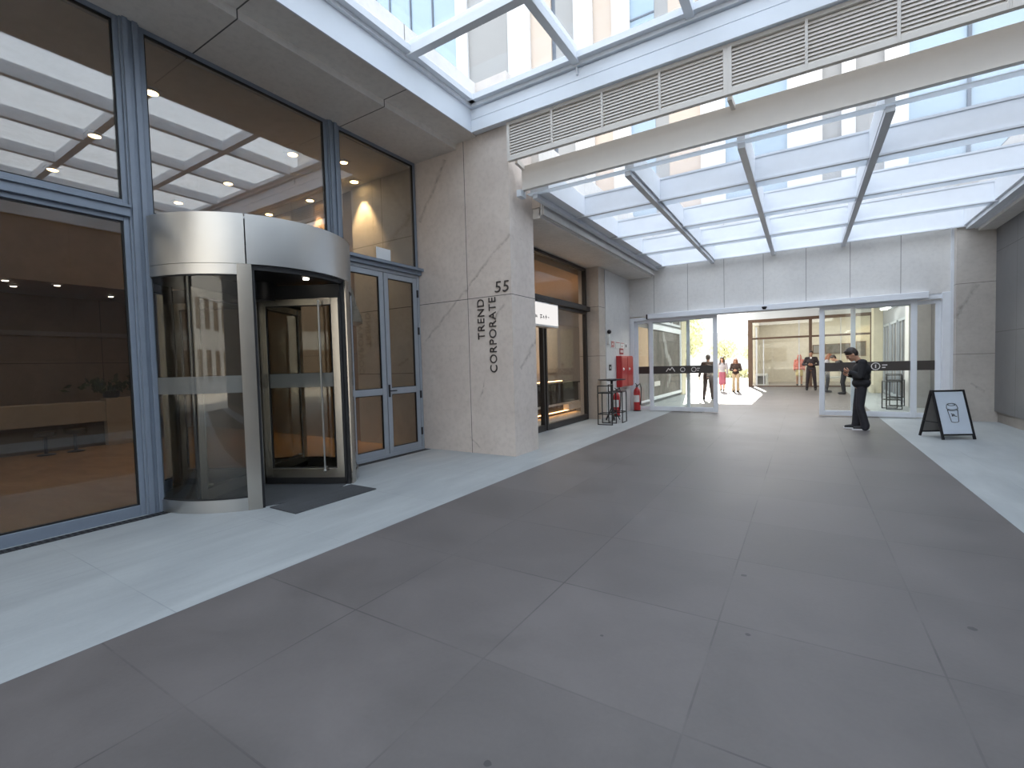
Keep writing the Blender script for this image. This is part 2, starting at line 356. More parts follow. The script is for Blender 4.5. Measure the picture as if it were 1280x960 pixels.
def text_obj(name, s, size, mat, mtx, parent=None, extrude=0.004, space=1.0, shear=0.0):
    me = text_mesh(s, size, extrude, space)
    m = mtx @ Matrix(((1, shear, 0, 0), (0, 1, 0, 0), (0, 0, 1, 0), (0, 0, 0, 1)))
    if parent is not None: m = Matrix.Translation(-ABS.get(parent.name, Vector())) @ m
    me.transform(m); me.materials.append(mat); me.name = name
    o = bpy.data.objects.new(name, me); col.objects.link(o)
    if parent is not None: o.parent = parent; ABS[o.name] = ABS.get(parent.name, Vector())
    return o
FRONT = Matrix(((1, 0, 0, 0), (0, 0, -1, 0), (0, 1, 0, 0), (0, 0, 0, 1)))       # text facing -y
def face_x():                                                                   # text facing +x, reading along +y
    return Matrix(((0, 0, 1, 0), (1, 0, 0, 0), (0, 1, 0, 0), (0, 0, 0, 1)))
T = Matrix.Translation

exec_parts = []
# ------------------------------------------------------------------ camera, world, sun
f_px, (cx, cy) = 582.68, (640.0, 480.0)
def unit(v): return Vector(v).normalized()
Yc = unit((1005 - cx, 447 - cy, f_px)); Xc = -unit((-290 - cx, 482 - cy, f_px)); Zc = Xc.cross(Yc)
Mw = Matrix((Xc, Yc, Zc))                       # rows = world axes in camera coordinates; Mw @ cam = world
right, down, fwd = Mw @ Vector((1, 0, 0)), Mw @ Vector((0, 1, 0)), Mw @ Vector((0, 0, 1))
cam = bpy.data.cameras.new('camera'); cam.sensor_width = 36; cam.lens = 36 * f_px / 1280; cam.clip_end = 400; cam.clip_start = 0.05
co = bpy.data.objects.new('camera', cam); col.objects.link(co)
up, back = -down, -fwd
mw = Matrix(((right.x, up.x, back.x, 0), (right.y, up.y, back.y, 0), (right.z, up.z, back.z, 1.55), (0, 0, 0, 1)))
co.matrix_world = mw; sc.camera = co

w = bpy.data.worlds.new('sky'); sc.world = w; w.use_nodes = True; nt = w.node_tree; nt.nodes.clear()
o_ = nt.nodes.new('ShaderNodeOutputWorld'); bg = nt.nodes.new('ShaderNodeBackground'); tc = nt.nodes.new('ShaderNodeTexCoord')
sp = nt.nodes.new('ShaderNodeSeparateXYZ'); cr = nt.nodes.new('ShaderNodeValToRGB')
nt.links.new(tc.outputs['Generated'], sp.inputs[0]); nt.links.new(sp.outputs[2], cr.inputs[0])
cr.color_ramp.elements[0].position = 0.0; cr.color_ramp.elements[0].color = (0.95, 0.95, 0.92, 1)
cr.color_ramp.elements[1].position = 0.6; cr.color_ramp.elements[1].color = (0.80, 0.89, 1.0, 1)
nt.links.new(cr.outputs[0], bg.inputs[0]); bg.inputs[1].default_value = 1.6; nt.links.new(bg.outputs[0], o_.inputs[0])
sun = bpy.data.lights.new('sun', 'SUN'); sun.energy = 9.0; sun.angle = R(0.6); sun.color = (1, 0.93, 0.8)
so = bpy.data.objects.new('sun', sun); col.objects.link(so)
so.rotation_euler = Vector((0.15, -0.8, -0.55)).to_track_quat('-Z', 'Y').to_euler()
sc.view_settings.view_transform = 'Standard'; sc.view_settings.look = 'None'; sc.view_settings.exposure = 1.15; sc.view_settings.gamma = 1
sc.view_settings.use_curve_mapping = False
sc.cycles.use_denoising = True; sc.cycles.max_bounces = 10; sc.cycles.diffuse_bounces = 5; sc.cycles.transparent_max_bounces = 24; sc.cycles.sample_clamp_indirect = 8
sc.cycles.caustics_reflective = False; sc.cycles.caustics_refractive = False

def spot(name, loc, energy, color, size=R(70), target=None, blend=0.6, rad=0.03):
    l = bpy.data.lights.new(name, 'SPOT'); l.energy = energy; l.color = color; l.spot_size = size; l.spot_blend = blend; l.shadow_soft_size = rad
    o = bpy.data.objects.new(name, l); col.objects.link(o); o.location = loc
    if target is not None: o.rotation_euler = (Vector(target) - Vector(loc)).to_track_quat('-Z', 'Y').to_euler()
    return o
def area(name, loc, sx, sy, energy, color=(1, 1, 1)):
    l = bpy.data.lights.new(name, 'AREA'); l.shape = 'RECTANGLE'; l.size = sx; l.size_y = sy; l.energy = energy; l.color = color
    o = bpy.data.objects.new(name, l); col.objects.link(o); o.location = loc; return o
WARM = (1.0, 0.62, 0.28)

t_ = NT('milky_panel'); a_ = t_.n('ShaderNodeBsdfTranslucent'); a_.inputs[0].default_value = rgb(236, 240, 244); b_ = t_.n('ShaderNodeBsdfDiffuse'); b_.inputs[0].default_value = rgb(236, 240, 244)
c_ = t_.n('ShaderNodeMixShader'); c_.inputs[0].default_value = 0.4; t_.l(a_.outputs[0], c_.inputs[1]); t_.l(b_.outputs[0], c_.inputs[2]); t_.l(c_.outputs[0], t_.out.inputs[0]); M['milk'] = t_.m

# ================================================================== THE SETTING
S = 'structure'
box1('floor', M['road'], 'dark grey slab floor of the driveway running to the sliding doors', 'floor', (-3.47, 1.59, -14, 30, -0.2, 0))
box1('floor_left', M['paving'], 'pale stone pavement along the revolving door and pillar', 'floor', (-6.25, -3.47, -14, 24, -0.2, 0))
box1('floor_right', M['paving'], 'pale stone pavement under the folding cafe sign', 'floor', (1.59, 3.7, -14, 30, -0.2, 0))
box1('floor_lobby', M['lobby_floor'], 'warm polished stone floor inside the dim lobby', 'floor', (-15.3, -6.25, -8, 8.6, -0.2, 0))
box1('floor_cafe', M['plinth'], 'cafe floor behind the dark framed glass', 'floor', (-10.3, -6.25, 8.6, 18.2, -0.2, 0))
box1('ground', M['street'], 'sunlit pale street ground beyond the passage', 'ground', (-60, 60, 24.0, 110, -0.45, -0.2))
box1('ground_street', M['street'], 'sunlit forecourt outside the passage', 'ground', (-60, -3.47, 24, 110, -0.2, -0.004))
box1('ground_shop', M['street'], 'ground beneath the far shop', 'ground', (-3.47, 60, 30, 110, -0.2, -0.004))

# marble pillar between the double door and the cafe
box1('wall_pillar', M['marble'], 'marble clad pillar carrying the building name', 'pillar', (-6.25, -4.15, 6.68, 7.48, 0, 6.4))
# back wall with the wide opening
mb = MB()
mb.box(-4.75, 2.95, 14.75, 15.15, 2.98, 5.6)
tag(mb.build('wall_back', M['back_stone']), 'grey stone panelled wall over the sliding doors', 'wall', None, S)
box1('wall_back_right', M['right_stone'], 'stone pier between the sliding doors and the dark wall', 'wall', (2.95, 3.9, 14.5, 15.15, 0, 5.6))
box1('trim_1', M['rafter_grey'], 'grey strip beside the right door frame', 'trim', (2.9, 2.95, 14.7, 14.78, 0, 4.45))  # thin filler strip in plain light grey
# left side wall past the cafe
box1('wall_left', M['pier_stone'], 'beige stone pier beside the cafe window', 'wall', (-5.35, -4.755, 12.15, 15.15, 0, 5.6))
box1('wall_left_face', M['back_stone'], 'pale wall face behind the red hose cabinet', 'wall', (-4.755, -4.735, 12.6, 14.75, 0, 4.17))
# right dark wall
box1('wall_right', M['dark_panel'], 'dark grey panelled wall at the right edge', 'wall', (3.6, 3.9, -14.0, 14.5, 0.24, 6.0))
box1('baseboard_right', M['plinth'], 'stone plinth under the dark panelled wall', 'plinth', (3.66, 3.9, -14.0, 14.5, 0, 0.24))
# soffits
box1('ceiling_left', M['concrete'], 'concrete soffit over the lobby glass', 'ceiling', (-6.4, -5.22, -8, 6.68, 5.4, 6.4))
box1('ceiling_left_outer', M['concrete'], 'raised strip of concrete soffit beside the white fascia', 'ceiling', (-5.22, -4.77, -8, 6.68, 5.5, 6.4))
box1('ceiling_cafe', M['concrete'], 'plain soffit over the cafe front', 'ceiling', (-10.3, -4.0, 7.48, 15.0, 4.18, 5.6))
box1('ceiling_right', M['concrete'], 'narrow soffit over the right pavement', 'ceiling', (3.3, 3.9, 6.9, 14.9, 4.27, 5.6))
box1('ceiling_passage', M['white_fascia'], 'white ceiling of the passage behind the sliding doors', 'ceiling', (-4.8, 3.8, 15.15, 24.0, 4.25, 4.5))
box1('ceiling_passage_far', M['white_fascia'], 'white ceiling in front of the far shop', 'ceiling', (-2.7, 3.8, 24.0, 36.0, 4.25, 4.5))
box1('ceiling_atrium_right', M['concrete'], 'slab at the right of the glazed roof', 'ceiling', (3.55, 8, -8, 6.5, 5.5, 6.4))
box1('ceiling_lobby', M['lobby_ceiling'], 'dim lobby ceiling with recessed lights', 'ceiling', (-15.3, -6.4, -8, 8.6, 5.38, 5.6))
box1('ceiling_lobby_low', M['lobby_wall'], 'lower ceiling over the reception desk', 'ceiling', (-15.3, -13.0, -8, 6.8, 3.5, 5.38))
box1('wall_lobby_back', M['lobby_wall'], 'brown stone wall behind the reception desk', 'wall', (-15.6, -15.3, -8, 8.6, 0, 5.6))
box1('wall_lobby_side', M['marble_lobby'], 'stone wall behind the double door', 'wall', (-8.1, -6.27, 6.72, 7.4, 0, 5.38))
box1('wall_lobby_recess', M['lobby_wall'], 'brown stone wall deep in the lobby recess', 'wall', (-15.3, -8.1, 6.82, 7.1, 0, 5.38))
box1('wall_lobby_end', M['lobby_wall'], 'brown wall at the near end of the lobby', 'wall', (-15.3, -6.25, -8.3, -8, 0, 5.6))
box1('trim_2', M['plinth'], 'pale ledge line along the lobby wall', 'trim', (-15.3, -15.22, -8, 6.8, 2.55, 2.66))

# ------------------------------------------------------------------ lobby curtain wall
GX = -6.25
def fixed_window(name, y0, y1, z0, z1, lab, gm, wb=0.05, wt=0.05, ws=0.05):
    r = root(name, (GX, (y0 + y1) / 2, z0), lab, 'window', None, S)
    MB().frame(0, GX - 0.05, GX + 0.035, y0, y1, z0, z1, ws, wb, wt).build('window_frame', M['alu'], r, bevel=0.004)
    MB().frame(0, GX - 0.02, GX + 0.02, y0 + ws, y1 - ws, z0 + wb, z1 - wt, 0.014).build('gasket', M['gasket'], r)
    MB().box(GX - 0.008, GX + 0.008, y0 + ws + .012, y1 - ws - .012, z0 + wb + .012, z1 - wt - .012).build('pane', gm, r); return r
fixed_window('window_1', -0.29, 2.17, 0.0, 3.27, 'large lower lobby pane left of the revolving door', M['g_lobby'], 0.12, 0.05)
fixed_window('window_2', -0.29, 2.17, 3.40, 5.40, 'upper lobby pane left of the tall mullion', M['g_upper'], 0.05, 0.05)
fixed_window('window_3', 2.35, 4.74, 3.32, 5.40, 'upper lobby pane above the revolving door drum', M['g_upper'], 0.05, 0.05)
fixed_window('window_4', 4.92, 6.66, 3.40, 5.40, 'upper pane above the double door', M['g_upper'], 0.05, 0.05)
fixed_window('window_5', -2.9, -0.47, 0.0, 5.40, 'tall lobby pane beside the camera position', M['g_lobby'], 0.12, 0.05)
for i, (y0, y1, z0, z1, lab) in enumerate([(2.17, 2.35, 0, 5.4, 'tall blue-grey mullion left of the revolving door'), (4.74, 4.92, 0, 5.4, 'tall blue-grey mullion right of the revolving door'),
                              (-0.47, -0.29, 0, 5.4, 'blue-grey mullion nearest the camera'), (-3.08, -2.9, 0, 5.4, 'blue-grey mullion behind the camera')]):
    mb = MB().box(GX - 0.09, GX + 0.06, y0, y1, z0, z1).box(GX + 0.06, GX + 0.085, y0 + 0.02, y0 + 0.07, z0, z1).box(GX + 0.06, GX + 0.085, y1 - 0.07, y1 - 0.02, z0, z1)
    tag(mb.build('trim_%d' % (i + 3), M['alu'], bevel=0.004), lab, 'mullion', None, S)
tag(MB().box(GX - 0.06, GX + 0.08, -0.29, 2.17, 3.27, 3.40).box(GX + 0.08, GX + 0.11, -0.29, 2.17, 3.36, 3.39).build('trim_7', M['alu'], bevel=0.004), 'blue-grey transom across the lobby glass', 'transom', None, S)
tag(MB().box(GX - 0.06, GX + 0.06, 2.35, 4.74, 3.25, 3.32).build('trim_8', M['alu'], bevel=0.004), 'transom behind the revolving door drum', 'transom', None, S)
tag(MB().box(GX - 0.06, GX + 0.10, 4.92, 6.69, 3.30, 3.40).box(GX - 0.06, GX + 0.16, 4.90, 6.72, 3.37, 3.42).build('trim_9', M['alu'], bevel=0.004), 'projecting cap rail over the double door', 'transom', None, S)

# double door (door_1)
d = root('door_1', (GX, 5.8, 0), 'grey framed glass double door left of the marble pillar', 'door', None, S)
MB().frame(0, GX - 0.07, GX + 0.05, 4.92, 6.66, 0.0, 3.30, 0.06, 0.05, 0.06).build('door_frame', M['alu2'], d, bevel=0.004)
for k, (y0, y1) in enumerate(((4.985, 5.765), (5.785, 6.595))):
    lf = MB().frame(0, GX - 0.02, GX + 0.04, y0, y1, 0.05, 3.235, 0.095, 0.10, 0.09).box(GX - 0.02, GX + 0.04, y0 + .095, y1 - .095, 1.10, 1.21).build('door_leaf', M['alu2'], d, bevel=0.004)
    MB().frame(0, GX + 0.0, GX + 0.03, y0 + .095, y1 - .095, 0.15, 1.10, 0.012).frame(0, GX + 0.0, GX + 0.03, y0 + .095, y1 - .095, 1.21, 3.145, 0.012).build('gasket', M['gasket'], lf)
    MB().box(GX + 0.005, GX + 0.017, y0 + .1, y1 - .1, 0.155, 1.095).box(GX + 0.005, GX + 0.017, y0 + .1, y1 - .1, 1.215, 3.14).build('pane', M['g_lobby'], lf)
    if k == 1:
        h = MB().box(GX + 0.04, GX + 0.05, 5.80, 5.84, 1.05, 1.27).cyl((GX + 0.05, 5.82, 1.16), (GX + 0.09, 5.82, 1.16), 0.011).bar((GX + 0.088, 5.81, 1.16), (GX + 0.088, 5.95, 1.16), 0.02)
        tag(h.build('door_handle', M['black_metal'], lf), 'black lever handle')
for z in (0.35, 1.05, 2.25, 2.95):
    tag(MB().box(GX + 0.04, GX + 0.062, 6.585, 6.62, z - 0.07, z + 0.07).build('hinge', M['black_metal'], d, bevel=0.003), 'black hinge')
# drain grates at the foot of the glass
def grate(y0, y1, lab):
    mb = MB().box(GX + 0.09, GX + 0.10, y0, y1, 0, 0.006).box(GX + 0.20, GX + 0.21, y0, y1, 0, 0.006); n = int((y1 - y0) / 0.05)
    for k in range(n): mb.box(GX + 0.10, GX + 0.20, y0 + k * 0.05, y0 + k * 0.05 + 0.022, 0, 0.005)
    r = tag(mb.build('floor_grate', M['black_metal']), lab, 'drain grate'); MB().box(GX + 0.10, GX + 0.20, y0, y1, 0, 0.0015).build('channel', M['gasket'], r, world=False)
grate(-0.4, 2.33, 'slotted black drain grate under the large lobby pane')
grate(4.95, 6.64, 'slotted black drain grate under the double door')

# ------------------------------------------------------------------ revolving door
DC = Vector((-6.31, 3.55, 0)); DR = 1.25
rd = root('revolving_door', DC, 'brushed steel revolving door with curved glass drum', 'revolving door')
def dp(r, a, z): return (DC.x + r * math.cos(R(a)), DC.y + r * math.sin(R(a)), z)
cn = MB().arc(DC, DR - 0.02, DR, -32, 148, 2.76, 3.31, 60).arc(DC, DR - 0.02, DR, 148.6, 327.4, 2.76, 3.31, 60).build('canopy', M['steel'], rd, smooth=True)
MB().arc(DC, 0.001, DR - 0.02, 0, 360, 3.26, 3.29, 64).build('canopy_roof', M['steel'], cn)
MB().arc(DC, 0.001, DR - 0.02, 0, 360, 2.74, 2.78, 64).build('canopy_ceiling', M['dark_steel'], cn)
MB().arc(DC, DR - 0.10, DR - 0.03, -30, 30, 2.70, 2.76, 24).build('canopy_lip', M['gasket'], cn)
for a, rr in ((12, 0.9), (-75, 0.8)):
    MB().cyl(dp(rr, a, 2.725), dp(rr, a, 2.74), 0.035, 0.035, 16).build('canopy_lamp', M['lamp_white'], cn)
for a0, a1, lab in ((-150, -30, 'curved glass wall left of the opening'), (30, 150, 'curved glass wall right of the opening')):
    dw = MB().arc(DC, DR - 0.035, DR - 0.02, a0, a1, 0.14, 2.66, 48).build('drum_glass', M['g_drum'], rd, smooth=True)
    MB().arc(DC, DR - 0.06, DR, a0, a1, 0.0, 0.14, 48).build('bottom_rail', M['steel'], dw, smooth=True)
    MB().arc(DC, DR - 0.06, DR, a0, a1, 2.64, 2.755, 48).build('top_rail', M['steel'], dw, smooth=True)
    MB().arc(DC, DR - 0.045, DR - 0.012, a0, a1, 0.14, 0.155, 48).arc(DC, DR - 0.045, DR - 0.012, a0, a1, 2.625, 2.64, 48).build('gasket', M['gasket'], dw)
for a in (-30, 30, 150, 210):
    s_ = -1 if a in (-30, 150) else 1
    MB().arc(DC, DR - 0.075, DR + 0.004, a, a + s_ * 6.6, 0, 2.757, 8).build('post', M['steel_v'], rd, smooth=True)
    MB().arc(DC, DR - 0.10, DR - 0.02, a - s_ * 0.0, a - s_ * 1.2, 0, 2.74, 3).build('post_brush', M['gasket'], rd)
MB().cyl((DC.x, DC.y, 0.02), (DC.x, DC.y, 2.74), 0.05, 0.05, 20).build('shaft', M['steel_v'], rd, smooth=True)
MB().cyl((DC.x, DC.y, 2.50), (DC.x, DC.y, 2.74), 0.30, 0.30, 32).build('drive_hub', M['dark_steel'], rd, smooth=True)
for a in (-62, 28, 118, 208):
    # wing built along +x then turned about the shaft
    wr = Matrix.Rotation(R(a), 4, 'Z')
    def put(mb): bmesh.ops.transform(mb.b, matrix=wr, verts=mb.b.verts); return mb
    wg = put(MB().frame(1, -0.025, 0.025, 0.06, 1.17, 0.10, 2.52, 0.10, 0.13, 0.09)).build('wing', M['steel_v'], rd, world=False, bevel=0.004)
    put(MB().box(0.16, 1.07, -0.006, 0.006, 0.23, 2.43)).build('wing_glass', M['g_wing'], wg, world=False)
    put(MB().frame(1, -0.012, 0.012, 0.158, 1.072, 0.228, 2.432, 0.014)).build('wing_gasket', M['gasket'], wg, world=False)
    put(MB().box(0.06, 1.19, -0.012, 0.012, 0.02, 0.10).box(1.17, 1.195, -0.012, 0.012, 0.02, 2.60).box(0.06, 1.19, -0.012, 0.012, 2.52, 2.70)).build('wing_brush', M['gasket'], wg, world=False)
    sd = -1
    put(MB().cyl((0.93, sd * 0.085, 0.22), (0.93, sd * 0.085, 2.46), 0.013, 0.013, 12).ball((0.93, sd * 0.085, 0.21), 0.02).ball((0.93, sd * 0.085, 2.47), 0.02)
        .cyl((0.93, sd * 0.02, 0.25), (0.93, sd * 0.085, 0.25), 0.012).cyl((0.93, sd * 0.02, 2.42), (0.93, sd * 0.085, 2.42), 0.012)).build('push_bar', M['steel'], wg, world=False, smooth=True)
tag(MB().arc((DC.x, DC.y, 0), 0.001, 1.18, 0, 360, 0.0, 0.010, 48).build('floor_mat', M['mat']), 'round dark ribbed mat inside the revolving door', 'mat')
tag(MB().box(-5.17, -4.68, 2.97, 4.10, 0.0, 0.014).build('floor_mat', M['mat'], bevel=0.004), 'dark ribbed mat on the pavement at the revolving door opening', 'mat')
# paper on the glass and cloth bag behind the double door
tag(MB().box(GX + 0.012, GX + 0.015, 5.66, 5.99, 3.43, 3.66).build('paper_notice', M['paper']), 'blank white sheet stuck low on the pane above the double door', 'notice')

# ------------------------------------------------------------------ lettering on the pillar
sg = root('building_sign', (-4.7, 6.675, 1.45), 'dark metal letters TREND CORPORATE 55 on the marble pillar', 'sign')
def fit_text(name, txt, x0, x1, z0, z1, vertical, shear=0.0):
    me = text_mesh(txt, 0.2, 0.006, 1.12); xs_ = [v.co.x for v in me.vertices]; ys_ = [v.co.y for v in me.vertices]
    L, H_ = max(xs_) - min(xs_), max(ys_) - min(ys_); me.transform(T((-(max(xs_) + min(xs_)) / 2, -(max(ys_) + min(ys_)) / 2, 0)))
    sl, sh = ((z1 - z0) / L, (x1 - x0) / H_) if vertical else ((x1 - x0) / L, (z1 - z0) / H_)
    me.transform(Matrix.Diagonal((sl, sh, 1, 1)))
    if shear: me.transform(Matrix(((1, shear, 0, 0), (0, 1, 0, 0), (0, 0, 1, 0), (0, 0, 0, 1))))
    m = T(((x0 + x1) / 2, 6.672, (z0 + z1) / 2)) @ FRONT
    if vertical: m = m @ Matrix.Rotation(R(90), 4, 'Z')
    me.transform(T(-ABS[sg.name]) @ m); put = bpy.data.objects.new(name, me); me.name = name; me.materials.append(M['letter']); col.objects.link(put); put.parent = sg
fit_text('lettering', 'TREND', -4.86, -4.72, 2.02, 2.72, True)
fit_text('lettering', 'CORPORATE', -4.62, -4.475, 1.44, 2.73, True)
fit_text('numerals', '55', -4.47, -4.20, 2.80, 2.985, False, 0.12)

# ------------------------------------------------------------------ glazed atrium roof
SK0, SK1, SY0, SY1, SZ = -4.75, 3.5, -5.0, 6.5, 6.0
sk = root('glazed_roof', (-0.6, 1, 5.5), 'white framed glass roof over the driveway', 'glass roof')
MB().box(SK0 - 0.02, SK0, SY0, SY1, 5.5, 5.93).build('fascia', M['white_fascia'], sk)
MB().box(SK0 - 0.02, SK1 + .05, SY1, SY1 + 0.04, 5.5, 5.69).box(SK0 - 0.02, SK1 + .05, SY1 + 0.012, SY1 + 0.04, 5.69, 5.70).box(SK0 - 0.02, SK1 + .05, SY1, SY1 + 0.04, 5.70, 5.86).build('fascia', M['white_fascia'], sk)
MB().box(SK1, SK1 + 0.05, SY0, SY1, 5.5, 5.93).build('fascia', M['white_fascia'], sk)
MB().box(SK0, SK0 + 0.05, SY0, SY1, 5.88, 5.93).box(SK0, SK0 + 0.14, SY0, SY1, 5.93, 6.02).build('edge_frame', M['white_metal'], sk)
MB().box(SK0, SK1, SY1 - 0.05, SY1 + 0.02, 5.875, 5.93).box(SK0, SK1, SY1 - 0.14, SY1 + 0.02, 5.93, 6.02).build('edge_frame', M['white_metal'], sk)
bx = [-2.80, -1.22, 0.36, 1.94]; by = [5.0, 3.35, 1.7, 0.05, -1.6, -3.25]
for x in bx: MB().box(x - 0.055, x + 0.055, SY0, SY1 - 0.02, 5.90, 6.10).build('beam', M['white_metal'], sk, bevel=0.004)
for y in by: MB().box(SK0 + 0.02, SK1, y - 0.06, y + 0.06, 5.905, 6.09).build('cross_beam', M['white_metal'], sk, bevel=0.004)
xs = [SK0 + 0.02] + bx + [SK1]; ys = [SY0] + by[::-1] + [SY1]
for i in range(len(xs) - 1):
    for j in range(len(ys) - 1):
        MB().box(xs[i] + .03, xs[i + 1] - .03, ys[j] + .03, ys[j + 1] - .03, 6.02, 6.03).build('pane', M['g_atrium'], sk)
for x in (-2.80, 0.36):
    MB().box(x - 0.012, x + 0.012, SY1 - 0.035, SY1 - 0.0, 5.76, 5.90).build('bracket', M['rafter_grey'], sk)
for a, b in ((-2.80, -1.22),):
    pass
# slab above the louvres
box1('trim_10', M['white_fascia'], 'white edge of the slab behind the glazed roof', 'slab', (-4.77, 6.5, 6.54, 6.66, 5.52, 6.02))

# ------------------------------------------------------------------ louvre panels
lx = [-4.10, -3.285, -2.47, -1.65, -0.81, 0.03, 0.865, 1.70, 2.53, 3.36]
ords = ['first louvre panel, starting at the marble pillar', 'second louvre panel from the marble pillar', 'third louvre panel from the marble pillar', 'fourth louvre panel, ending at the double post',
        'fifth louvre panel, just right of the double post', 'sixth louvre panel from the marble pillar', 'seventh louvre panel from the marble pillar', 'eighth louvre panel, cut by the top of the photo', 'ninth louvre panel, past the picture edge']
for i in range(9):
    x0, x1 = lx[i], lx[i + 1]
    p = root('louver_panel', ((x0 + x1) / 2, 6.6, 4.88), 'cream slatted ' + ords[i], 'louvre', 'cream louvre panels under the roof edge')
    l_ = 0.05 if i in (0, 4) else 0.016; r_ = 0.05 if i in (3, 8) else 0.016
    MB().box(x0, x0 + l_, 6.575, 6.64, 4.88, 5.5).box(x1 - r_, x1, 6.575, 6.64, 4.88, 5.5).box(x0 + l_, x1 - r_, 6.575, 6.64, 4.88, 4.955).box(x0 + l_, x1 - r_, 6.575, 6.64, 5.45, 5.5).build('frame', M['cream_metal'], p, bevel=0.003)
    mb = MB()
    for k in range(11): mb.obox(((x0 + x1) / 2 + (l_ - r_) / 2, 6.607, 4.975 + k * 0.0445), (x1 - x0 - l_ - r_, 0.052, 0.006), (R(62), 0, 0))
    mb.box(x0 + l_, x1 - r_, 6.632, 6.636, 4.955, 5.45)
    mb.build('slats', M['cream_metal'], p)

# ------------------------------------------------------------------ pergola canopy behind the louvres
pg = root('glass_canopy', (-0.4, 10.8, 4.36), 'white gridded glass canopy in front of the sliding doors', 'canopy')
MB().box(-4.0, 3.6, 6.86, 6.92, 4.49, 4.87).build('front_beam', M['cream_metal'], pg, bevel=0.004)
MB().box(-4.04, 3.6, 6.85, 6.93, 4.475, 4.49).build('front_flange', M['cream_metal'], pg)
MB().box(-4.06, -3.98, 6.78, 6.95, 4.36, 4.47).build('end_bracket', M['rafter_grey'], pg)
for x in (-3.99, -0.80):
    MB().bar((x, 6.68, 4.89), (x + 0.03, 6.90, 4.83), 0.05, 0.07).build('beam_bracket', M['cream_metal'], pg)
PZ0, PZ1 = 4.42, 4.79
for y in (8.58, 10.50, 12.44, 14.44):
    y1 = 14.75 if y > 14 else y + 0.36
    pu = MB().box(-3.95, 3.25, y, y + 0.02, PZ0, PZ1).build('purlin', M['white_metal'], pg)
    if y < 14: MB().box(-3.95, 3.25, y + 0.02, y1, PZ0, PZ0 + 0.012).build('milky_strip', M['milk'], pu)
    MB().box(-3.95, 3.25, y - 0.035, y + 0.02, PZ0 - 0.03, PZ0).build('edge_strip', M['rafter_grey'], pu)
    if y < 14: MB().box(-3.95, 3.25, y - 0.012, y, PZ1 - 0.025, PZ1 + 0.01).build('glazing_bar', M['rafter_grey'], pu)
MB().box(-3.95, 3.25, 6.94, 7.07, PZ0, PZ0 + 0.012).build('milky_strip', M['milk'], pg)
for x0, x1 in ((-3.95, -3.6), (-2.30, -2.16), (-0.76, -0.66), (0.80, 0.90), (3.05, 3.25)):
    MB().box(x0, x1, 7.05, 14.7, PZ0 + 0.002, PZ1 - 0.002).build('side_web', M['white_metal'], pg)
for x in (-3.83, -2.24, -0.70, 0.85):
    MB().box(x - 0.045, x + 0.045, 7.0, 14.72, PZ0 - 0.07, PZ0).build('rafter', M['rafter_grey'], pg)
xb = [-3.6, -2.30, -0.76, 0.80, 3.05]; xa = [-3.6, -2.16, -0.66, 0.90]
yb = [(6.96, 8.56), (8.62, 10.48), (10.54, 12.42), (12.48, 14.42)]
for i in range(4):
    for y0, y1 in yb:
        MB().box(xa[i], xb[i + 1], y0 - 0.02, y1 + 0.02, PZ1 - 0.002, PZ1 + 0.01).build('pane', M['g_roof'], pg)
MB().box(3.25, 3.42, 7.0, 14.72, 4.33, 4.50).box(3.10, 3.25, 7.0, 14.72, 4.34, 4.42).build('side_beam', M['white_metal'], pg)
tag(MB().box(-4.02, -3.92, 7.48, 14.75, 4.22, 4.46).build('trim_11', M['back_stone']), 'pale edge strip between canopy and cafe soffit', 'trim', None, S)
tag(MB().box(-4.24, -3.99, 7.46, 7.6, 4.36, 4.66).build('trim_12', M['pier_stone'], bevel=0.006), 'small beige stone block at the canopy corner', 'trim', None, S)

# ------------------------------------------------------------------ cafe front
CX = -5.15
def cafe_win(name, y0, y1, z0, z1, lab, wb=0.09):
    r = root(name, (CX, (y0 + y1) / 2, z0), lab, 'window', None, S)
    MB().frame(0, CX - 0.06, CX + 0.05, y0, y1, z0, z1, 0.07, wb, 0.07).build('window_frame', M['cafe_frame'], r, bevel=0.003)
    MB().box(CX - 0.006, CX + 0.006, y0 + .07, y1 - .07, z0 + wb, z1 - .07).build('pane', M['g_cafe'], r)
cafe_win('window_6', 7.5, 12.13, 3.10, 4.17, 'upper dark framed cafe pane above the lit sign', 0.05)
cafe_win('window_7', 9.66, 12.13, 0.0, 2.98, 'tall dark framed cafe window showing the black counter', 0.14)
cafe_win('door_2', 8.62, 9.60, 0.0, 2.98, 'dark framed cafe door partly behind the pillar', 0.14)
tag(MB().box(CX - 0.06, CX + 0.14, 7.5, 12.62, 2.98, 3.10).build('trim_13', M['cafe_frame'], bevel=0.004), 'dark transom bar across the cafe front', 'transom', None, S)
ls = root('light_box_sign', (-5.02, 9.1, 2.39), 'white backlit box sign hung on the cafe front', 'sign')
MB().box(CX + 0.06, CX + 0.30, 8.3, 9.84, 2.39, 2.92).build('sign_case', M['white_plastic'], ls, bevel=0.006)
MB().box(CX + 0.30, CX + 0.304, 8.33, 9.815, 2.43, 2.895).build('sign_face', M['signlit'], ls)
mb = MB(); X0 = CX + 0.3055
def stroke(pts, w=0.016):
    pts = [(8.70 + (a - 9.28) * .9, b - .115) for a, b in pts]
    for (a, b), (c, d_) in zip(pts, pts[1:]): mb.bar((X0, a, b), (X0, c, d_), 0.003, w, up=(0, -(d_ - b), c - a))
stroke([(9.28, 2.68), (9.28, 2.74), (9.33, 2.74), (9.33, 2.68)]); stroke([(9.36, 2.69), (9.40, 2.73)]); stroke([(9.36, 2.735), (9.41, 2.685)])
mb.build('sign_writing', M['black_ink'], ls); mb = MB()
stroke([(9.55, 2.75), (9.66, 2.75)]); stroke([(9.60, 2.75), (9.58, 2.66)]); stroke([(9.56, 2.70), (9.65, 2.70)])
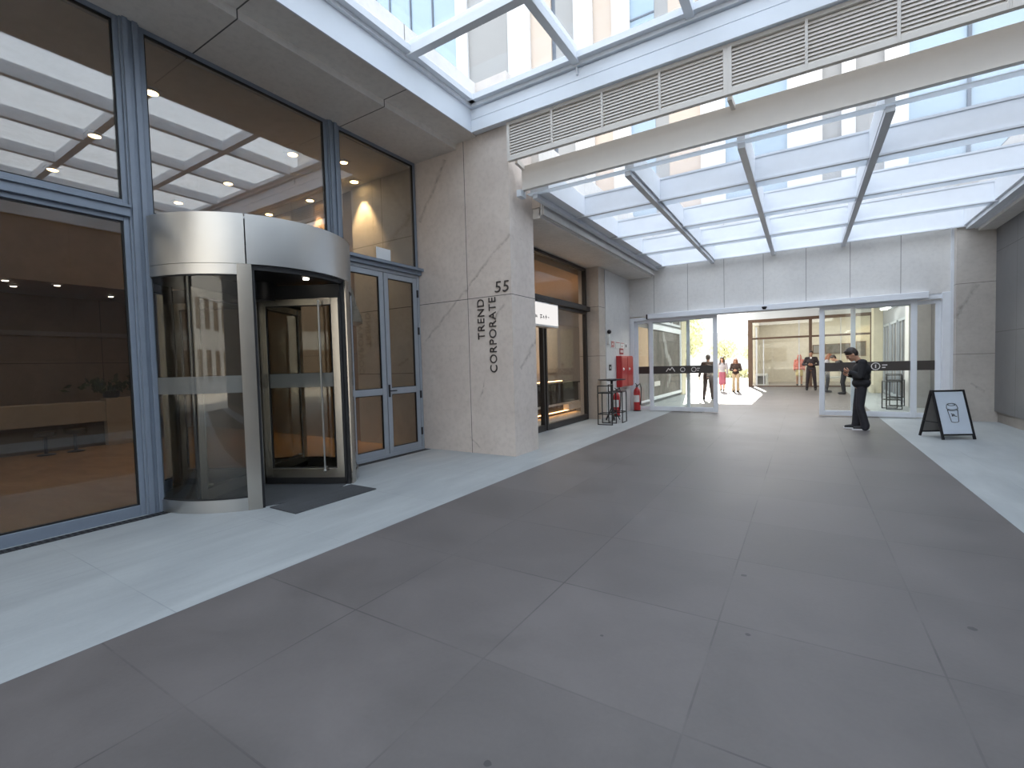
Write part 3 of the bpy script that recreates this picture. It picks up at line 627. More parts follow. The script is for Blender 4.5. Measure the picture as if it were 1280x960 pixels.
stroke([(9.70, 2.68), (9.73, 2.74), (9.76, 2.68)]); stroke([(9.81, 2.72), (9.91, 2.72)]); stroke([(9.86, 2.765), (9.86, 2.67)]); stroke([(9.96, 2.715), (10.02, 2.715)])
mb.build('sign_writing', M['black_ink'], ls)
# cafe interior
box1('wall_cafe_back', M['cafe_wall'], 'plain wall behind the cafe counter', 'wall', (-9.6, -9.3, 8.6, 18.2, 0, 4.18))
box1('wall_cafe_end', M['cafe_wall'], 'cafe wall deep behind the stone pier', 'wall', (-9.3, -5.35, 17.9, 18.2, 0, 4.18))
box1('wall_cafe_near', M['cafe_wall'], 'cafe wall behind the marble pillar', 'wall', (-9.3, -5.3, 8.6 - .9, 8.6 - .75, 0, 4.18))
box1('ceiling_cafe_inner', M['cafe_ceiling'], 'warm lit cafe ceiling', 'ceiling', (-9.3, -5.36, 7.9, 17.9, 4.02, 4.17))
box1('wall_cafe_partition', M['cafe_wall'], 'pale partition behind the cafe counter', 'wall', (-7.9, -7.7, 12.6, 17.9, 0, 3.0))
ct = root('service_counter', (-6.6, 12.9, 0), 'black fronted service counter inside the cafe', 'counter')
MB().box(-7.0, -6.3, 11.2, 14.2, 0.30, 0.36).box(-7.0, -6.2, 13.2, 14.3, 0.12, 0.30).build('plinth', M['white_plastic'], ct)
MB().box(-7.0, -6.32, 11.2, 14.2, 0.36, 0.94).build('front', M['counter'], ct, bevel=0.01)
MB().box(-7.05, -6.28, 11.15, 14.25, 0.94, 0.98).build('worktop', M['counter'], ct, bevel=0.004)
MB().box(-7.0, -6.9, 11.2, 14.2, 0.985, 1.0).box(-6.95, -6.35, 11.2, 14.1, 0.085, 0.10).build('light_strip', M['led_warm'], ct)
MB().box(-6.9, -6.4, 11.25, 14.15, 0, 0.30).build('base', M['cafe_frame'], ct)
for i, (y, z) in enumerate(((12.0, 3.0), (14.6, 3.0))):
    pass
tag(MB().box(-7.69, -7.66, 13.4, 15.4, 1.25, 2.85).build('wall_menu_board', M['shop_wall']), 'pale board on the wall behind the cafe counter', 'board')
area('cafe_glow', (-7.2, 12.5, 3.95), 2.4, 5.0, 60, (1.0, 0.92, 0.82))
area('cafe_strip', (-7.1, 12.7, 1.05), 0.2, 2.6, 3, WARM).rotation_euler = (R(180), 0, 0)

# ================================================================== SLIDING DOORS
DY = 14.85
def logo(parent, items, y):
    for kind, x, z, s in items:
        mb = MB()
        if kind == 'peaks':
            pts = [(-s, -.4 * s), (-.45 * s, .35 * s), (-.1 * s, -.1 * s), (.35 * s, .6 * s), (s, -.4 * s)]
            for (a, b), (c, d_) in zip(pts, pts[1:]): mb.bar((x + a, y, z + b), (x + c, y, z + d_), .004, .024, up=(-(d_ - b), 0, c - a))
            mb.build('logo', M['white_print'], parent)
        else:
            n = 20; P_ = [(x + s * math.cos(2 * math.pi * k / n), y, z + s * math.sin(2 * math.pi * k / n)) for k in range(n + 1)]
            for a, b in zip(P_, P_[1:]): mb.bar(a, b, .004, .018, up=(a[0] + b[0] - 2 * x, 0, a[2] + b[2] - 2 * z))
            if kind == 'dial': mb.box(x - .012, x + .012, y - .002, y + .002, z - s * .5, z + s * .5)
            if kind == 'text': mb.box(x + s * 1.4, x + s * 2.6, y - .002, y + .002, z + .02, z + .045).box(x + s * 1.4, x + s * 2.2, y - .002, y + .002, z - .04, z - .015)
            if kind == 'dot': mb.box(x - s * .35, x + s * .1, y - .002, y + .002, z - s * 1.1, z - s * .5)
            mb.build('logo', M['white_print'], parent)
            if kind == 'dial':
                MB().box(x + s * 1.5, x + s * 2.7, y - .002, y + .002, z + .015, z + .04).box(x + s * 1.5, x + s * 2.3, y - .002, y + .002, z - .045, z - .02).build('logo', M['white_print'], parent)
def leaf(name, x0, x1, y, z0, z1, lab, w=0.11, wb=0.12, logos=(), kind_='door', band=True):
    r = root(name, ((x0 + x1) / 2, y, z0), lab, kind_, None, S)
    MB().frame(1, y - 0.025, y + 0.025, x0, x1, z0, z1, w, wb, 0.08).build('frame', M['white_metal'], r, bevel=0.004)
    MB().frame(1, y - 0.012, y + 0.012, x0 + w, x1 - w, z0 + wb, z1 - .08, 0.012).build('gasket', M['rafter_grey'], r)
    MB().box(x0 + w, x1 - w, y - 0.005, y + 0.005, z0 + wb, z1 - .08).build('pane', M['g_slide'], r)
    b = MB().box(x0 + w, x1 - w, y - 0.0085, y - 0.006, 1.17, 1.40).build('film_band', M['band'], r)
    if logos: logo(b, logos, y - 0.0115)
    return r
leaf('door_3', -4.12, -2.14, DY - 0.10, 0.02, 2.86, 'left sliding glass door leaf with three white logos on its dark band', logos=(('peaks', -3.48, 1.285, 0.13), ('dot', -3.12, 1.285, 0.065), ('text', -2.80, 1.285, 0.065)))
leaf('door_4', 0.34, 2.31, DY - 0.10, 0.02, 2.86, 'right sliding glass door leaf behind the standing man', logos=(('dial', 1.52, 1.285, 0.085),))
leaf('window_8', -4.60, -2.93, DY + 0.02, 0.02, 2.84, 'fixed glass panel left of the sliding opening', w=0.09, wb=0.10, kind_='window')
leaf('window_9', 1.02, 2.76, DY + 0.02, 0.02, 2.84, 'fixed glass panel right of the sliding opening', w=0.09, wb=0.10, kind_='window')
mb = MB().box(-4.74, -4.60, DY - 0.09, DY + 0.08, 0, 2.95).box(2.76, 2.90, DY - 0.14, DY + 0.08, 0, 3.0).box(-4.60, -4.12, DY - 0.09, DY + 0.08, 2.84, 2.95).box(2.30, 2.76, DY - 0.09, DY + 0.08, 2.86, 2.98)
tag(mb.build('trim_14', M['white_metal'], bevel=0.006), 'white outer frame around the sliding doors', 'door frame', None, S)
hd = root('door_operator', (-0.8, DY - 0.2, 2.86), 'long white operator housing over the sliding doors', 'door operator')
MB().box(-4.12, 2.50, DY - 0.27, DY - 0.105, 2.875, 3.03).build('housing', M['white_metal'], hd, bevel=0.01)
MB().box(-4.16, -4.12, DY - 0.27, DY - 0.105, 2.87, 3.02).build('end_cap', M['dark_steel'], hd)
MB().box(-4.10, 2.45, DY - 0.22, DY - 0.06, 2.855, 2.875).build('track', M['rafter_grey'], hd)
MB().lathe([(0.012, -0.075), (0.05, -0.06), (0.07, -0.02), (0.075, 0.01)], (-0.92, DY - 0.235, 2.965)).build('sensor', M['black_metal'], hd, smooth=True)
tag(MB().box(-2.82, -2.56, DY - 0.17, DY - 0.05, 0, 0.02).build('floor_guide', M['steel'], bevel=0.004), 'small steel floor guide under the left sliding door', 'floor guide')

# ================================================================== PASSAGE BEYOND
box1('wall_passage_left', M['grey_wall'], 'grey wall of the passage seen through the left glass', 'wall', (-5.1, -4.8, 15.15, 22.2, 0, 4.3))
box1('wall_passage_left_column', M['cream_wall'], 'cream column at the end of the left passage wall', 'wall', (-5.1, -4.72, 22.2, 23.0, 0, 4.3))
ws = root('window_10', (-4.79, 19.8, 0.1), 'white framed dark display window on the left passage wall', 'window', None, S)
MB().frame(0, -4.8, -4.72, 17.3, 22.1, 0.12, 2.95, 0.14, 0.12, 0.2).build('window_frame', M['white_metal'], ws, bevel=0.01)
MB().box(-4.80, -4.775, 17.44, 21.96, 0.24, 2.75).build('display_panel', M['poster'], ws)
mb = MB()
for k in range(14):
    a = k / 13; mb.ball((-4.77, 19.7 + 0.5 * math.sin(5 * a) + 0.12 * math.sin(17 * a), 0.6 + 2.0 * a), (0.006, 0.14 + 0.1 * math.sin(3 * a), 0.16), (R(20), 0, 0), 2)
mb.build('display_artwork', M['tw_grey'], ws)
MB().box(-4.772, -4.766, 17.7, 18.5, 0.62, 0.80).build('display_caption', M['white_print'], ws)
us = root('window_11', (-4.79, 19.8, 3.05), 'row of upper panes above the display window', 'window', None, S)
MB().frame(0, -4.8, -4.75, 17.3, 22.1, 3.05, 3.95, 0.1).box(-4.8, -4.75, 18.9, 19.0, 3.15, 3.85).box(-4.8, -4.75, 20.5, 20.6, 3.15, 3.85).build('window_frame', M['rafter_grey'], us)
MB().box(-4.80, -4.785, 17.4, 22.0, 3.15, 3.85).build('pane', M['poster'], us)
box1('wall_passage_right', M['dark_panel'], 'dark grey wall just behind the right fixed glass', 'wall', (3.11, 3.5, 15.15, 17.9, 0, 4.3))
box1('wall_passage_right_pier', M['back_stone'], 'pale stone pier seen through the right fixed glass', 'wall', (2.62, 3.4, 17.9, 18.5, 0, 4.3))
box1('wall_passage_right_far', M['grey_wall'], 'grey wall with tall window frames in the right passage', 'wall', (2.75, 3.1, 18.5, 24.4, 0, 4.3))
box1('wall_passage_right_column', M['cream_wall'], 'cream column beside the far shop', 'wall', (2.45, 3.1, 24.4, 25.2, 0, 4.3))
tag(MB().box(2.36, 2.46, 24.3, 25.25, 0, 0.35).build('baseboard_right_column', M['cream_wall']), 'cream base of the far column', 'plinth', None, S)
box1('wall_passage_end', M['cream_wall'], 'cream wall between the far column and shop', 'wall', (2.9, 3.1, 25.2, 29.2, 0, 4.3))
for i, (y0, y1) in enumerate(((19.0, 20.3), (20.6, 22.0), (22.3, 23.7))):
    wn = root('window_%d' % (12 + i), (2.74, (y0 + y1) / 2, 0.1), ('nearest', 'middle', 'farthest')[i] + ' tall window in the right passage wall', 'window', None, S)
    MB().frame(0, 2.69, 2.75, y0, y1, 0.1, 2.75, 0.08).box(2.69, 2.75, (y0 + y1) / 2 - .04, (y0 + y1) / 2 + .04, 0.18, 2.67).build('window_frame', M['alu2'], wn)
    MB().box(2.735, 2.748, y0 + .08, y1 - .08, 0.18, 2.67).build('pane', M['poster'], wn)
for i, y in enumerate((19.2, 21.2)):
    fx = root('ceiling_tube_light', (2.45, y, 3.15), ('nearer' if i == 0 else 'farther') + ' white tube light over the right passage windows', 'light', 'tube lights over the passage windows')
    MB().box(2.35, 2.75, y - 0.55, y + 0.55, 3.22, 3.30).build('fitting', M['rafter_grey'], fx); MB().box(2.38, 2.55, y - 0.5, y + 0.5, 3.20, 3.222).build('tube', M['tube_white'], fx)

# far shop front
SHY = 29.3
sh = root('window_15', (0.2, SHY, 0), 'brown framed glass shop front at the end of the passage', 'window', None, S)
mb = MB().box(-2.66, -2.44, SHY - .1, SHY + .1, 0, 3.72).box(-2.44, 2.95, SHY - .06, SHY + .06, 3.56, 3.72).box(-2.44, 2.95, SHY - .05, SHY + .05, 2.62, 2.72).box(0.22, 0.36, SHY - .07, SHY + .07, 0, 3.56).box(2.80, 2.95, SHY - .06, SHY + .06, 0, 3.56)
mb.box(-2.44, 2.8, SHY - .05, SHY + .05, 0, 0.06)
mb.build('window_frame', M['shop_frame'], sh)
MB().box(-2.28, -2.20, SHY - .05, SHY + .05, 0.06, 3.3).box(-1.92, -1.87, SHY - .04, SHY + .04, 0.06, 2.62).box(-0.24, -0.2, SHY - .03, SHY + .03, 0.06, 3.56).box(1.58, 1.62, SHY - .03, SHY + .03, 0.06, 3.56).build('glazing_post', M['rafter_grey'], sh)
MB().box(-2.44, 2.8, SHY - .008, SHY + .008, 0.06, 3.56).build('pane', M['g_slide'], sh)
box1('trim_15', M['white_fascia'], 'pale lintel over the far shop front', 'lintel', (-2.7, 2.95, SHY - .12, SHY + .12, 3.72, 4.25))
box1('wall_shop_back', M['shop_wall'], 'cream back wall of the far shop', 'wall', (-2.7, 4.5, 35.0, 35.3, 0, 4.3))
box1('wall_shop_left', M['shop_wall'], 'left wall deep in the far shop', 'wall', (-2.7, -2.5, 31.5, 35.0, 0, 4.3))
box1('wall_shop_right', M['cream_wall'], 'warm lit right wall of the far shop', 'wall', (4.2, 4.5, 29.4, 35.0, 0, 4.3))
box1('floor_shop', M['plinth'], 'floor of the far shop', 'floor', (-2.7, 4.5, 30.0, 35.3, -0.2, 0.004))
for i, (x, z, w_, h_, lab) in enumerate(((1.75, 2.05, 1.3, 0.62, 'dark framed picture on the back wall of the far shop'), (2.9, 2.0, 0.5, 0.9, 'small tall picture on the warm lit shop wall'), (0.75, 2.05, 0.6, 0.55, 'pale picture beside the shop mullion'))):
    pf = root('wall_picture', (x, 34.98, z), lab, 'picture'); MB().frame(1, 34.94, 34.995, x - w_ / 2, x + w_ / 2, z - h_ / 2, z + h_ / 2, 0.05).build('frame', M['shop_frame'], pf)
    MB().box(x - w_ / 2 + .05, x + w_ / 2 - .05, 34.97, 34.99, z - h_ / 2 + .05, z + h_ / 2 - .05).build('print', M['poster' if i != 2 else 'tw_grey'], pf)
bn = root('bench', (1.4, 30.6, 0), 'long white bench inside the far shop window', 'bench')
MB().box(0.7, 2.5, 30.4, 30.9, 0.40, 0.48).build('seat', M['white_plastic'], bn)
for x in (0.8, 2.35): MB().box(x, x + 0.08, 30.45, 30.85, 0, 0.40).build('leg', M['white_plastic'], bn)
sb = root('display_stand', (-2.05, 30.0, 0), 'low white box stand behind the far shop corner glass', 'stand')
MB().frame(1, 29.7, 30.2, -2.36, -1.72, 0.0, 0.70, 0.12).build('box_frame', M['white_plastic'], sb); MB().box(-2.24, -1.84, 29.9, 30.19, 0.12, 0.58).build('dark_insert', M['board_back'], sb)
area('shop_glow', (0.4, 32.2, 4.1), 5, 4, 60, (1.0, 0.95, 0.86))
spot('shop_spot', (3.3, 33.4, 4.0), 50, (1, 0.66, 0.3), R(80), (3.4, 35, 1.6))

# street beyond
bl = root('street_building', (-8, 72, -0.2), 'pale low building across the bright street', 'building')
MB().box(-34, 16, 72, 84, -0.2, 5.0).build('wall', M['tw_white'], bl)
MB().box(-34.4, 16.4, 71.6, 84.4, 5.0, 5.4).build('roof', M['tw_white'], bl)
def tree(x, y, h, r, lab, seed):
    rr = random.Random(seed); t = root('street_tree', (x, y, -0.2), lab, 'tree', 'sunlit trees across the street')
    b = MB().tube([(0, 0, 0), (0.05, 0, h * .3), (-0.05, 0.05, h * .55), (0, 0, h * .8)], [r * .07, r * .055, r * .04, 0.02], 8)
    for k in range(5): a = k * 1.26; b.tube([(0, 0, h * .45), (math.cos(a) * r * .5, math.sin(a) * r * .5, h * .68)], [r * .035, 0.012], 6)
    b.build('trunk', M['bark'], t, world=False, smooth=True)
    c = bmesh.new()
    for k in range(900):
        v = Vector((rr.gauss(0, 1), rr.gauss(0, 1), rr.gauss(0, 1))).normalized() * (rr.random() ** 0.4) * r
        p = Vector((v.x, v.y, h * .72 + v.z * .8)); q = Euler((rr.uniform(0, 6), rr.uniform(0, 6), rr.uniform(0, 6))).to_matrix(); s = r * rr.uniform(.07, .13)
        c.faces.new([c.verts.new(p + q @ Vector(u) * s) for u in ((-1, 0, 0), (0, -.5, .1), (1, 0, 0), (0, .5, .1))])
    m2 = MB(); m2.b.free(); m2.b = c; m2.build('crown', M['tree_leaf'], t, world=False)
for i, a in enumerate(((-9.5, 46, 4.6, 1.7, 'sunlit street tree seen at the left of the sliding opening'), (-6.9, 52, 3.8, 1.4, 'second sunlit street tree, behind the walking women'), (-12.5, 58, 7.5, 2.8, 'taller sunlit tree farther left across the street'), (-5.0, 60, 3.4, 1.3, 'small sunlit tree beside the far shop corner'))): tree(*a, i + 3)
hg = root('hedge', (-5.0, 44, -0.2), 'low green hedge beyond the far shop corner', 'hedge'); c = bmesh.new(); rr = random.Random(5)
for k in range(1500):
    p = Vector((rr.uniform(-2.4, 1.6), rr.uniform(-.5, .5), rr.uniform(0.05, 0.9))); q = Euler((rr.uniform(0, 6), rr.uniform(0, 6), rr.uniform(0, 6))).to_matrix()
    c.faces.new([c.verts.new(p + q @ Vector(u) * .12) for u in ((-1, 0, 0), (0, -.5, .1), (1, 0, 0), (0, .5, .1))])
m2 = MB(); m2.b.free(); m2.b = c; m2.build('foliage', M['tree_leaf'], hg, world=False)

# tower behind the passage, seen through both glass roofs
TY = 18.0
tw = root('tower_building', (-8, TY, 4.6), 'pale tower with vertical piers and blue glazing above the glass roofs', 'building')
MB().box(-34, 14, TY + 0.25, TY + 6, 4.6, 26).build('wall', M['tw_grey'], tw)
strips = [(-34, -13.9, 'g'), (-13.9, -13.25, 'w'), (-13.25, -11.03, 'p'), (-11.03, -9.93, 'w'), (-9.93, -8.95, 'b'), (-8.95, -8.75, 'd'), (-8.75, -7.9, 'p'), (-7.9, -7.1, 'w'), (-7.1, -6.3, 'b'), (-6.3, -5.6, 'w'), (-5.6, -4.7, 'g'),
          (-4.7, -4.2, 'p'), (-4.2, -3.1, 'b'), (-3.1, -2.3, 'w'), (-2.3, -0.45, 'g'), (-0.45, 0.5, 'w'), (0.5, 1.0, 'p'), (1.0, 1.35, 'w'), (1.35, 2.05, 'p'), (2.05, 2.6, 'w'), (2.6, 5.2, 'g'), (5.2, 6.0, 'w'), (6.0, 9.0, 'p'), (9.0, 14, 'w')]
for x0, x1, k in strips:
    if k == 'g':
        n = max(1, round((x1 - x0) / 1.4)); MB().box(x0, x1, TY + .1, TY + .25, 4.6, 26).build('glazing', M['tw_glass'], tw)
        for j in range(1, n): MB().box(x0 + j * (x1 - x0) / n - .04, x0 + j * (x1 - x0) / n + .04, TY + .04, TY + .1, 4.6, 26).build('mullion', M['tw_dark'], tw)
        for j in range(1, 7): MB().box(x0, x1, TY + .06, TY + .1, 4.6 + j * 3.3, 4.66 + j * 3.3).build('floor_line', M['tw_dark'], tw)
    else:
        dpt = {'w': 0.0, 'p': .12, 'b': .1, 'd': .18}[k]
        MB().box(x0, x1, TY + dpt, TY + .25, 4.6, 26).build('pier' if k == 'w' else 'panel', M[{'w': 'tw_white', 'p': 'tw_grey', 'b': 'tw_beige', 'd': 'tw_dark'}[k]], tw)

# ================================================================== LOBBY FURNITURE AND LIGHTS
ds = root('reception_desk', (-13.6, 3.0, 0), 'long pale stone reception desk in the lobby', 'desk')
MB().box(-13.9, -13.3, -1.5, 5.4, 0.55, 1.0).build('top_slab', M['desk'], ds, bevel=0.01)
MB().box(-13.85, -13.45, -1.3, 5.3, 0, 0.55).build('recess', M['desk_dark'], ds)
MB().box(-13.6, -13.25, 4.0, 4.9, 0, 1.06).build('end_block', M['desk'], ds, bevel=0.01)
pl = root('potted_plant', (-13.42, 4.15, 1.06), 'leafy dark green plant standing on the reception desk', 'plant')
MB().lathe([(0.10, 0), (0.14, 0.02), (0.16, 0.16), (0.15, 0.16)], seg=20).build('pot', M['chair_dark'], pl, world=False, smooth=True)
rr = random.Random(11); mb = MB(); mb.lathe([(0.01, 0.1), (0.012, 0.2)], seg=6)
for k in range(90):
    a = rr.uniform(0, 6.28); L = rr.uniform(0.15, 0.62); e = rr.uniform(0.1, 1.1); p = Vector((math.cos(a) * L * math.cos(e), math.sin(a) * L * math.cos(e) * 1.3, 0.14 + L * math.sin(e) * .7)); q = Euler((rr.uniform(0, 6), rr.uniform(0, 6), rr.uniform(0, 6))).to_matrix()
    f = mb.b.faces.new([mb.b.verts.new(p + q @ Vector(u) * .085) for u in ((-1, 0, 0), (-.2, -.55, .1), (.8, -.1, .05), (1.1, 0, 0), (.8, .1, .05), (-.2, .55, .1))])
mb.build('leaves', M['leaf'], pl, world=False)
for i, (y, lab) in enumerate(((2.9, 'left dark lobby stool before the reception desk'), (3.35, 'right dark lobby stool before the reception desk'))):
    st = root('lobby_stool', (-12.9, y, 0), lab, 'stool', 'dark lobby stools')
    MB().lathe([(0.15, 0.38), (0.17, 0.40), (0.17, 0.46), (0.15, 0.48)], seg=24).build('seat', M['chair_dark'], st, world=False, smooth=True)
    MB().lathe([(0.14, 0), (0.14, 0.02), (0.03, 0.04), (0.03, 0.38)], seg=20).build('pedestal', M['dark_steel'], st, world=False, smooth=True)
def downlight(x, y, z, lab, mat='lamp_warm', r=0.075, energy=0, tgt=None, grp='warm downlights in the high lobby ceiling', size=75):
    t = root('downlight', (x, y, z), lab, 'downlight', grp)
    MB().box(x - r * 1.5, x + r * 1.5, y - r * 1.5, y + r * 1.5, z - 0.012, z).lathe([(r * 1.15, -0.03), (r * 1.2, -0.012)], (x, y, z), 20).build('trim_ring', M['lobby_ceiling'], t)
    MB().lathe([(r * .9, -0.036), (r, -0.031)], (x, y, z), 20).build('lens', M[mat], t)
    if energy: spot('downlight_beam', (x, y, z - 0.06), energy, WARM, R(size), tgt if tgt else (x, y, 0))
HZ = 5.38
downlight(-7.45, 2.93, HZ, 'warm lobby downlight just right of the tall mullion', energy=9)
downlight(-9.5, 2.93, HZ, 'warm lobby downlight left of the mullion, second from the glass', energy=9)
downlight(-11.65, 2.95, HZ, 'warm lobby downlight left of the mullion, farthest from the glass', energy=9)
downlight(-11.75, 5.02, HZ, 'warm lobby downlight low above the drum canopy', energy=9)
downlight(-7.6, 5.08, HZ, 'warm lobby downlight left of the right-hand mullion', energy=9)
downlight(-9.8, 5.1, HZ, 'warm lobby downlight over the canopy seam', energy=9)
downlight(-7.72, 6.5, HZ, 'warm downlight washing the stone wall above the double door', energy=150, tgt=(-7.72, 6.72, 3.4), size=64)
downlight(-7.15, 5.8, HZ, 'dim downlight behind the right-hand mullion', mat='lamp_warm', r=0.06)
downlight(-9.35, 6.62, HZ, 'warm downlight washing the lobby wall left of the right-hand mullion', energy=110, tgt=(-9.35, 6.82, 3.9), size=60)
downlight(-10.95, 6.62, HZ, 'warm downlight washing the lobby wall above the drum canopy edge', energy=90, tgt=(-10.95, 6.82, 3.9), size=60)
for i, (x, y, lab) in enumerate(((-13.2, 2.1, 'spot above the desk, lowest of the lobby wall dots'), (-13.2, 2.55, 'spot above the desk, topmost at the left'), (-13.2, 3.3, 'brightest spot above the reception desk'), (-13.9, 2.8, 'spot above the desk, below the brightest one'), (-14.2, 4.5, 'faint spot above the desk near the mullion'))):
    downlight(x, y, 3.5, lab, 'lamp_white', 0.05, 0, None, 'small spots in the low lobby ceiling')
spot('desk_glow', (-12.7, 3.2, 3.4), 8, (1, 0.84, 0.66), R(140), (-13.2, 3.2, 0.3))
area('lobby_glow', (-9.8, 2.5, 5.2), 5, 8, 26, (1.0, 0.95, 0.88))
bgm = MB()
bgm.tube([(-6.55, 5.36, 2.95), (-6.55, 5.37, 2.84), (-6.55, 5.39, 2.64), (-6.55, 5.42, 2.46), (-6.55, 5.42, 2.36), (-6.55, 5.40, 2.32)], [0.015, 0.03, 0.06, 0.105, 0.12, 0.05], 14)
tag(bgm.build('hanging_bag', M['white_plastic'], smooth=True), 'white cloth bag hanging inside beside the double door', 'bag')

# ================================================================== FIRE EQUIPMENT ON THE LEFT WALL
FX = -4.732
fc = root('hose_cabinet', (FX, 13.95, 0.82), 'red double door fire hose cabinet on the pale wall', 'fire cabinet')
MB().box(FX, FX + 0.15, 13.40, 14.50, 0.82, 1.75).build('case', M['red'], fc, bevel=0.01)
for k, (y0, y1, yk) in enumerate(((13.42, 13.935, 13.55), (13.965, 14.48, 14.10))):
    dr = MB().box(FX + 0.15, FX + 0.17, y0, y1, 0.85, 1.72).build('door', M['red'], fc, bevel=0.006)
    MB().lathe([(0.045, 0), (0.045, 0.012), (0.02, 0.03)], seg=16).build('knob', M['white_plastic'], dr, world=False, smooth=True).matrix_local = T((0.17, yk - 13.95, 0.53)) @ Matrix.Rotation(R(90), 4, 'Y')
MB().box(FX + 0.15, FX + 0.158, 13.94, 13.96, 0.85, 1.72).build('seam_strip', M['white_print'], fc)
def plate(name, y0, y1, z0, z1, mat, lab, marks=(), cat='sign', grp=None):
    r = root(name, (FX, (y0 + y1) / 2, z0), lab, cat, grp); MB().box(FX, FX + 0.008, y0, y1, z0, z1).build('plate', M[mat], r)
    for (a, b, c, d_, mm) in marks: MB().box(FX + 0.008, FX + 0.0105, a, b, c, d_).build('marking', M[mm], r)
plate('safety_sign', 13.72, 14.05, 1.80, 1.98, 'red_dark', 'small red safety sign above the hose cabinet', ((13.78, 13.86, 1.85, 1.93, 'white_print'), (13.90, 14.0, 1.85, 1.93, 'white_print')))
G_ = 'row of white notices over the hose cabinet'
plate('notice_sign', 12.95, 13.32, 1.98, 2.20, 'white_plastic', 'white notice with red bars, first of the row', ((12.98, 13.03, 2.0, 2.18, 'red'), (13.07, 13.15, 2.0, 2.08, 'red'), (13.07, 13.15, 2.11, 2.18, 'red'), (13.20, 13.25, 2.0, 2.18, 'red')), 'notice', G_)
plate('notice_sign', 13.37, 13.75, 1.98, 2.18, 'white_plastic', 'blank white notice, second of the row', ((13.40, 13.72, 2.14, 2.16, 'red'),), 'notice', G_)
plate('notice_sign', 13.80, 14.16, 1.98, 2.17, 'white_plastic', 'white notice directly over the red safety sign', ((13.84, 14.10, 2.13, 2.15, 'red'), (13.9, 13.96, 2.02, 2.06, 'red')), 'notice', G_)
plate('notice_sign', 14.20, 14.44, 1.98, 2.16, 'white_plastic', 'white notice with a black square, last of the row', ((14.27, 14.36, 2.02, 2.11, 'black_ink'),), 'notice', G_)
plate('call_point_switch', 12.80, 12.98, 1.33, 1.50, 'black_metal', 'small dark call point beside the hose cabinet', ((12.85, 12.92, 1.38, 1.44, 'white_print'),), 'switch')
ca = root('alarm_beacon', (FX, 12.72, 2.1), 'white wall beacon with a black head above the notices', 'beacon')
MB().box(FX, FX + 0.06, 12.68, 12.78, 2.08, 2.36).build('body', M['white_plastic'], ca, bevel=0.008); MB().ball((FX + 0.05, 12.73, 2.43), (0.06, 0.075, 0.06)).build('head', M['black_metal'], ca, smooth=True)
def extinguisher(x, y, z, s, lab):
    e = root('fire_extinguisher', (x, y, z), lab, 'fire extinguisher', 'red fire extinguishers at the left wall', rz=R(-90))
    MB().lathe([(0.07 * s, 0), (0.085 * s, 0.02), (0.085 * s, 0.46 * s), (0.075 * s, 0.53 * s), (0.035 * s, 0.58 * s), (0.03 * s, 0.60 * s)], seg=22).build('cylinder', M['red'], e, world=False, smooth=True)
    MB().arc((0, 0, 0), 0.084 * s, 0.087 * s, -60, 60, 0.22 * s, 0.40 * s, 16).build('label_plate', M['white_print'], e, world=False)
    MB().cyl((0, 0, 0.60 * s), (0, 0, 0.66 * s), 0.022 * s, 0.02 * s, 12).bar((-0.02 * s, 0, 0.66 * s), (0.12 * s, 0.0, 0.70 * s), 0.02 * s, 0.012 * s).bar((-0.02 * s, 0, 0.64 * s), (0.11 * s, 0, 0.635 * s), 0.02 * s, 0.012 * s).build('valve', M['black_metal'], e, world=False)
    MB().tube([(0, 0.02 * s, 0.64 * s), (0.02 * s, 0.09 * s, 0.70 * s), (0.05 * s, 0.13 * s, 0.58 * s), (0.05 * s, 0.12 * s, 0.35 * s), (0.04 * s, 0.10 * s, 0.15 * s)], [0.012 * s] * 4 + [0.018 * s], 10).build('hose', M['black_metal'], e, world=False, smooth=True)
    MB().lathe([(0.10 * s, -0.02), (0.10 * s, 0), (0.02 * s, 0.004)], seg=20).build('foot_ring', M['black_metal'], e, world=False)
extinguisher(-4.50, 14.63, 0.02, 1.22, 'red fire extinguisher beside the sliding door frame')
extinguisher(-4.60, 13.0, 0.02, 1.15, 'red fire extinguisher behind the bar table')

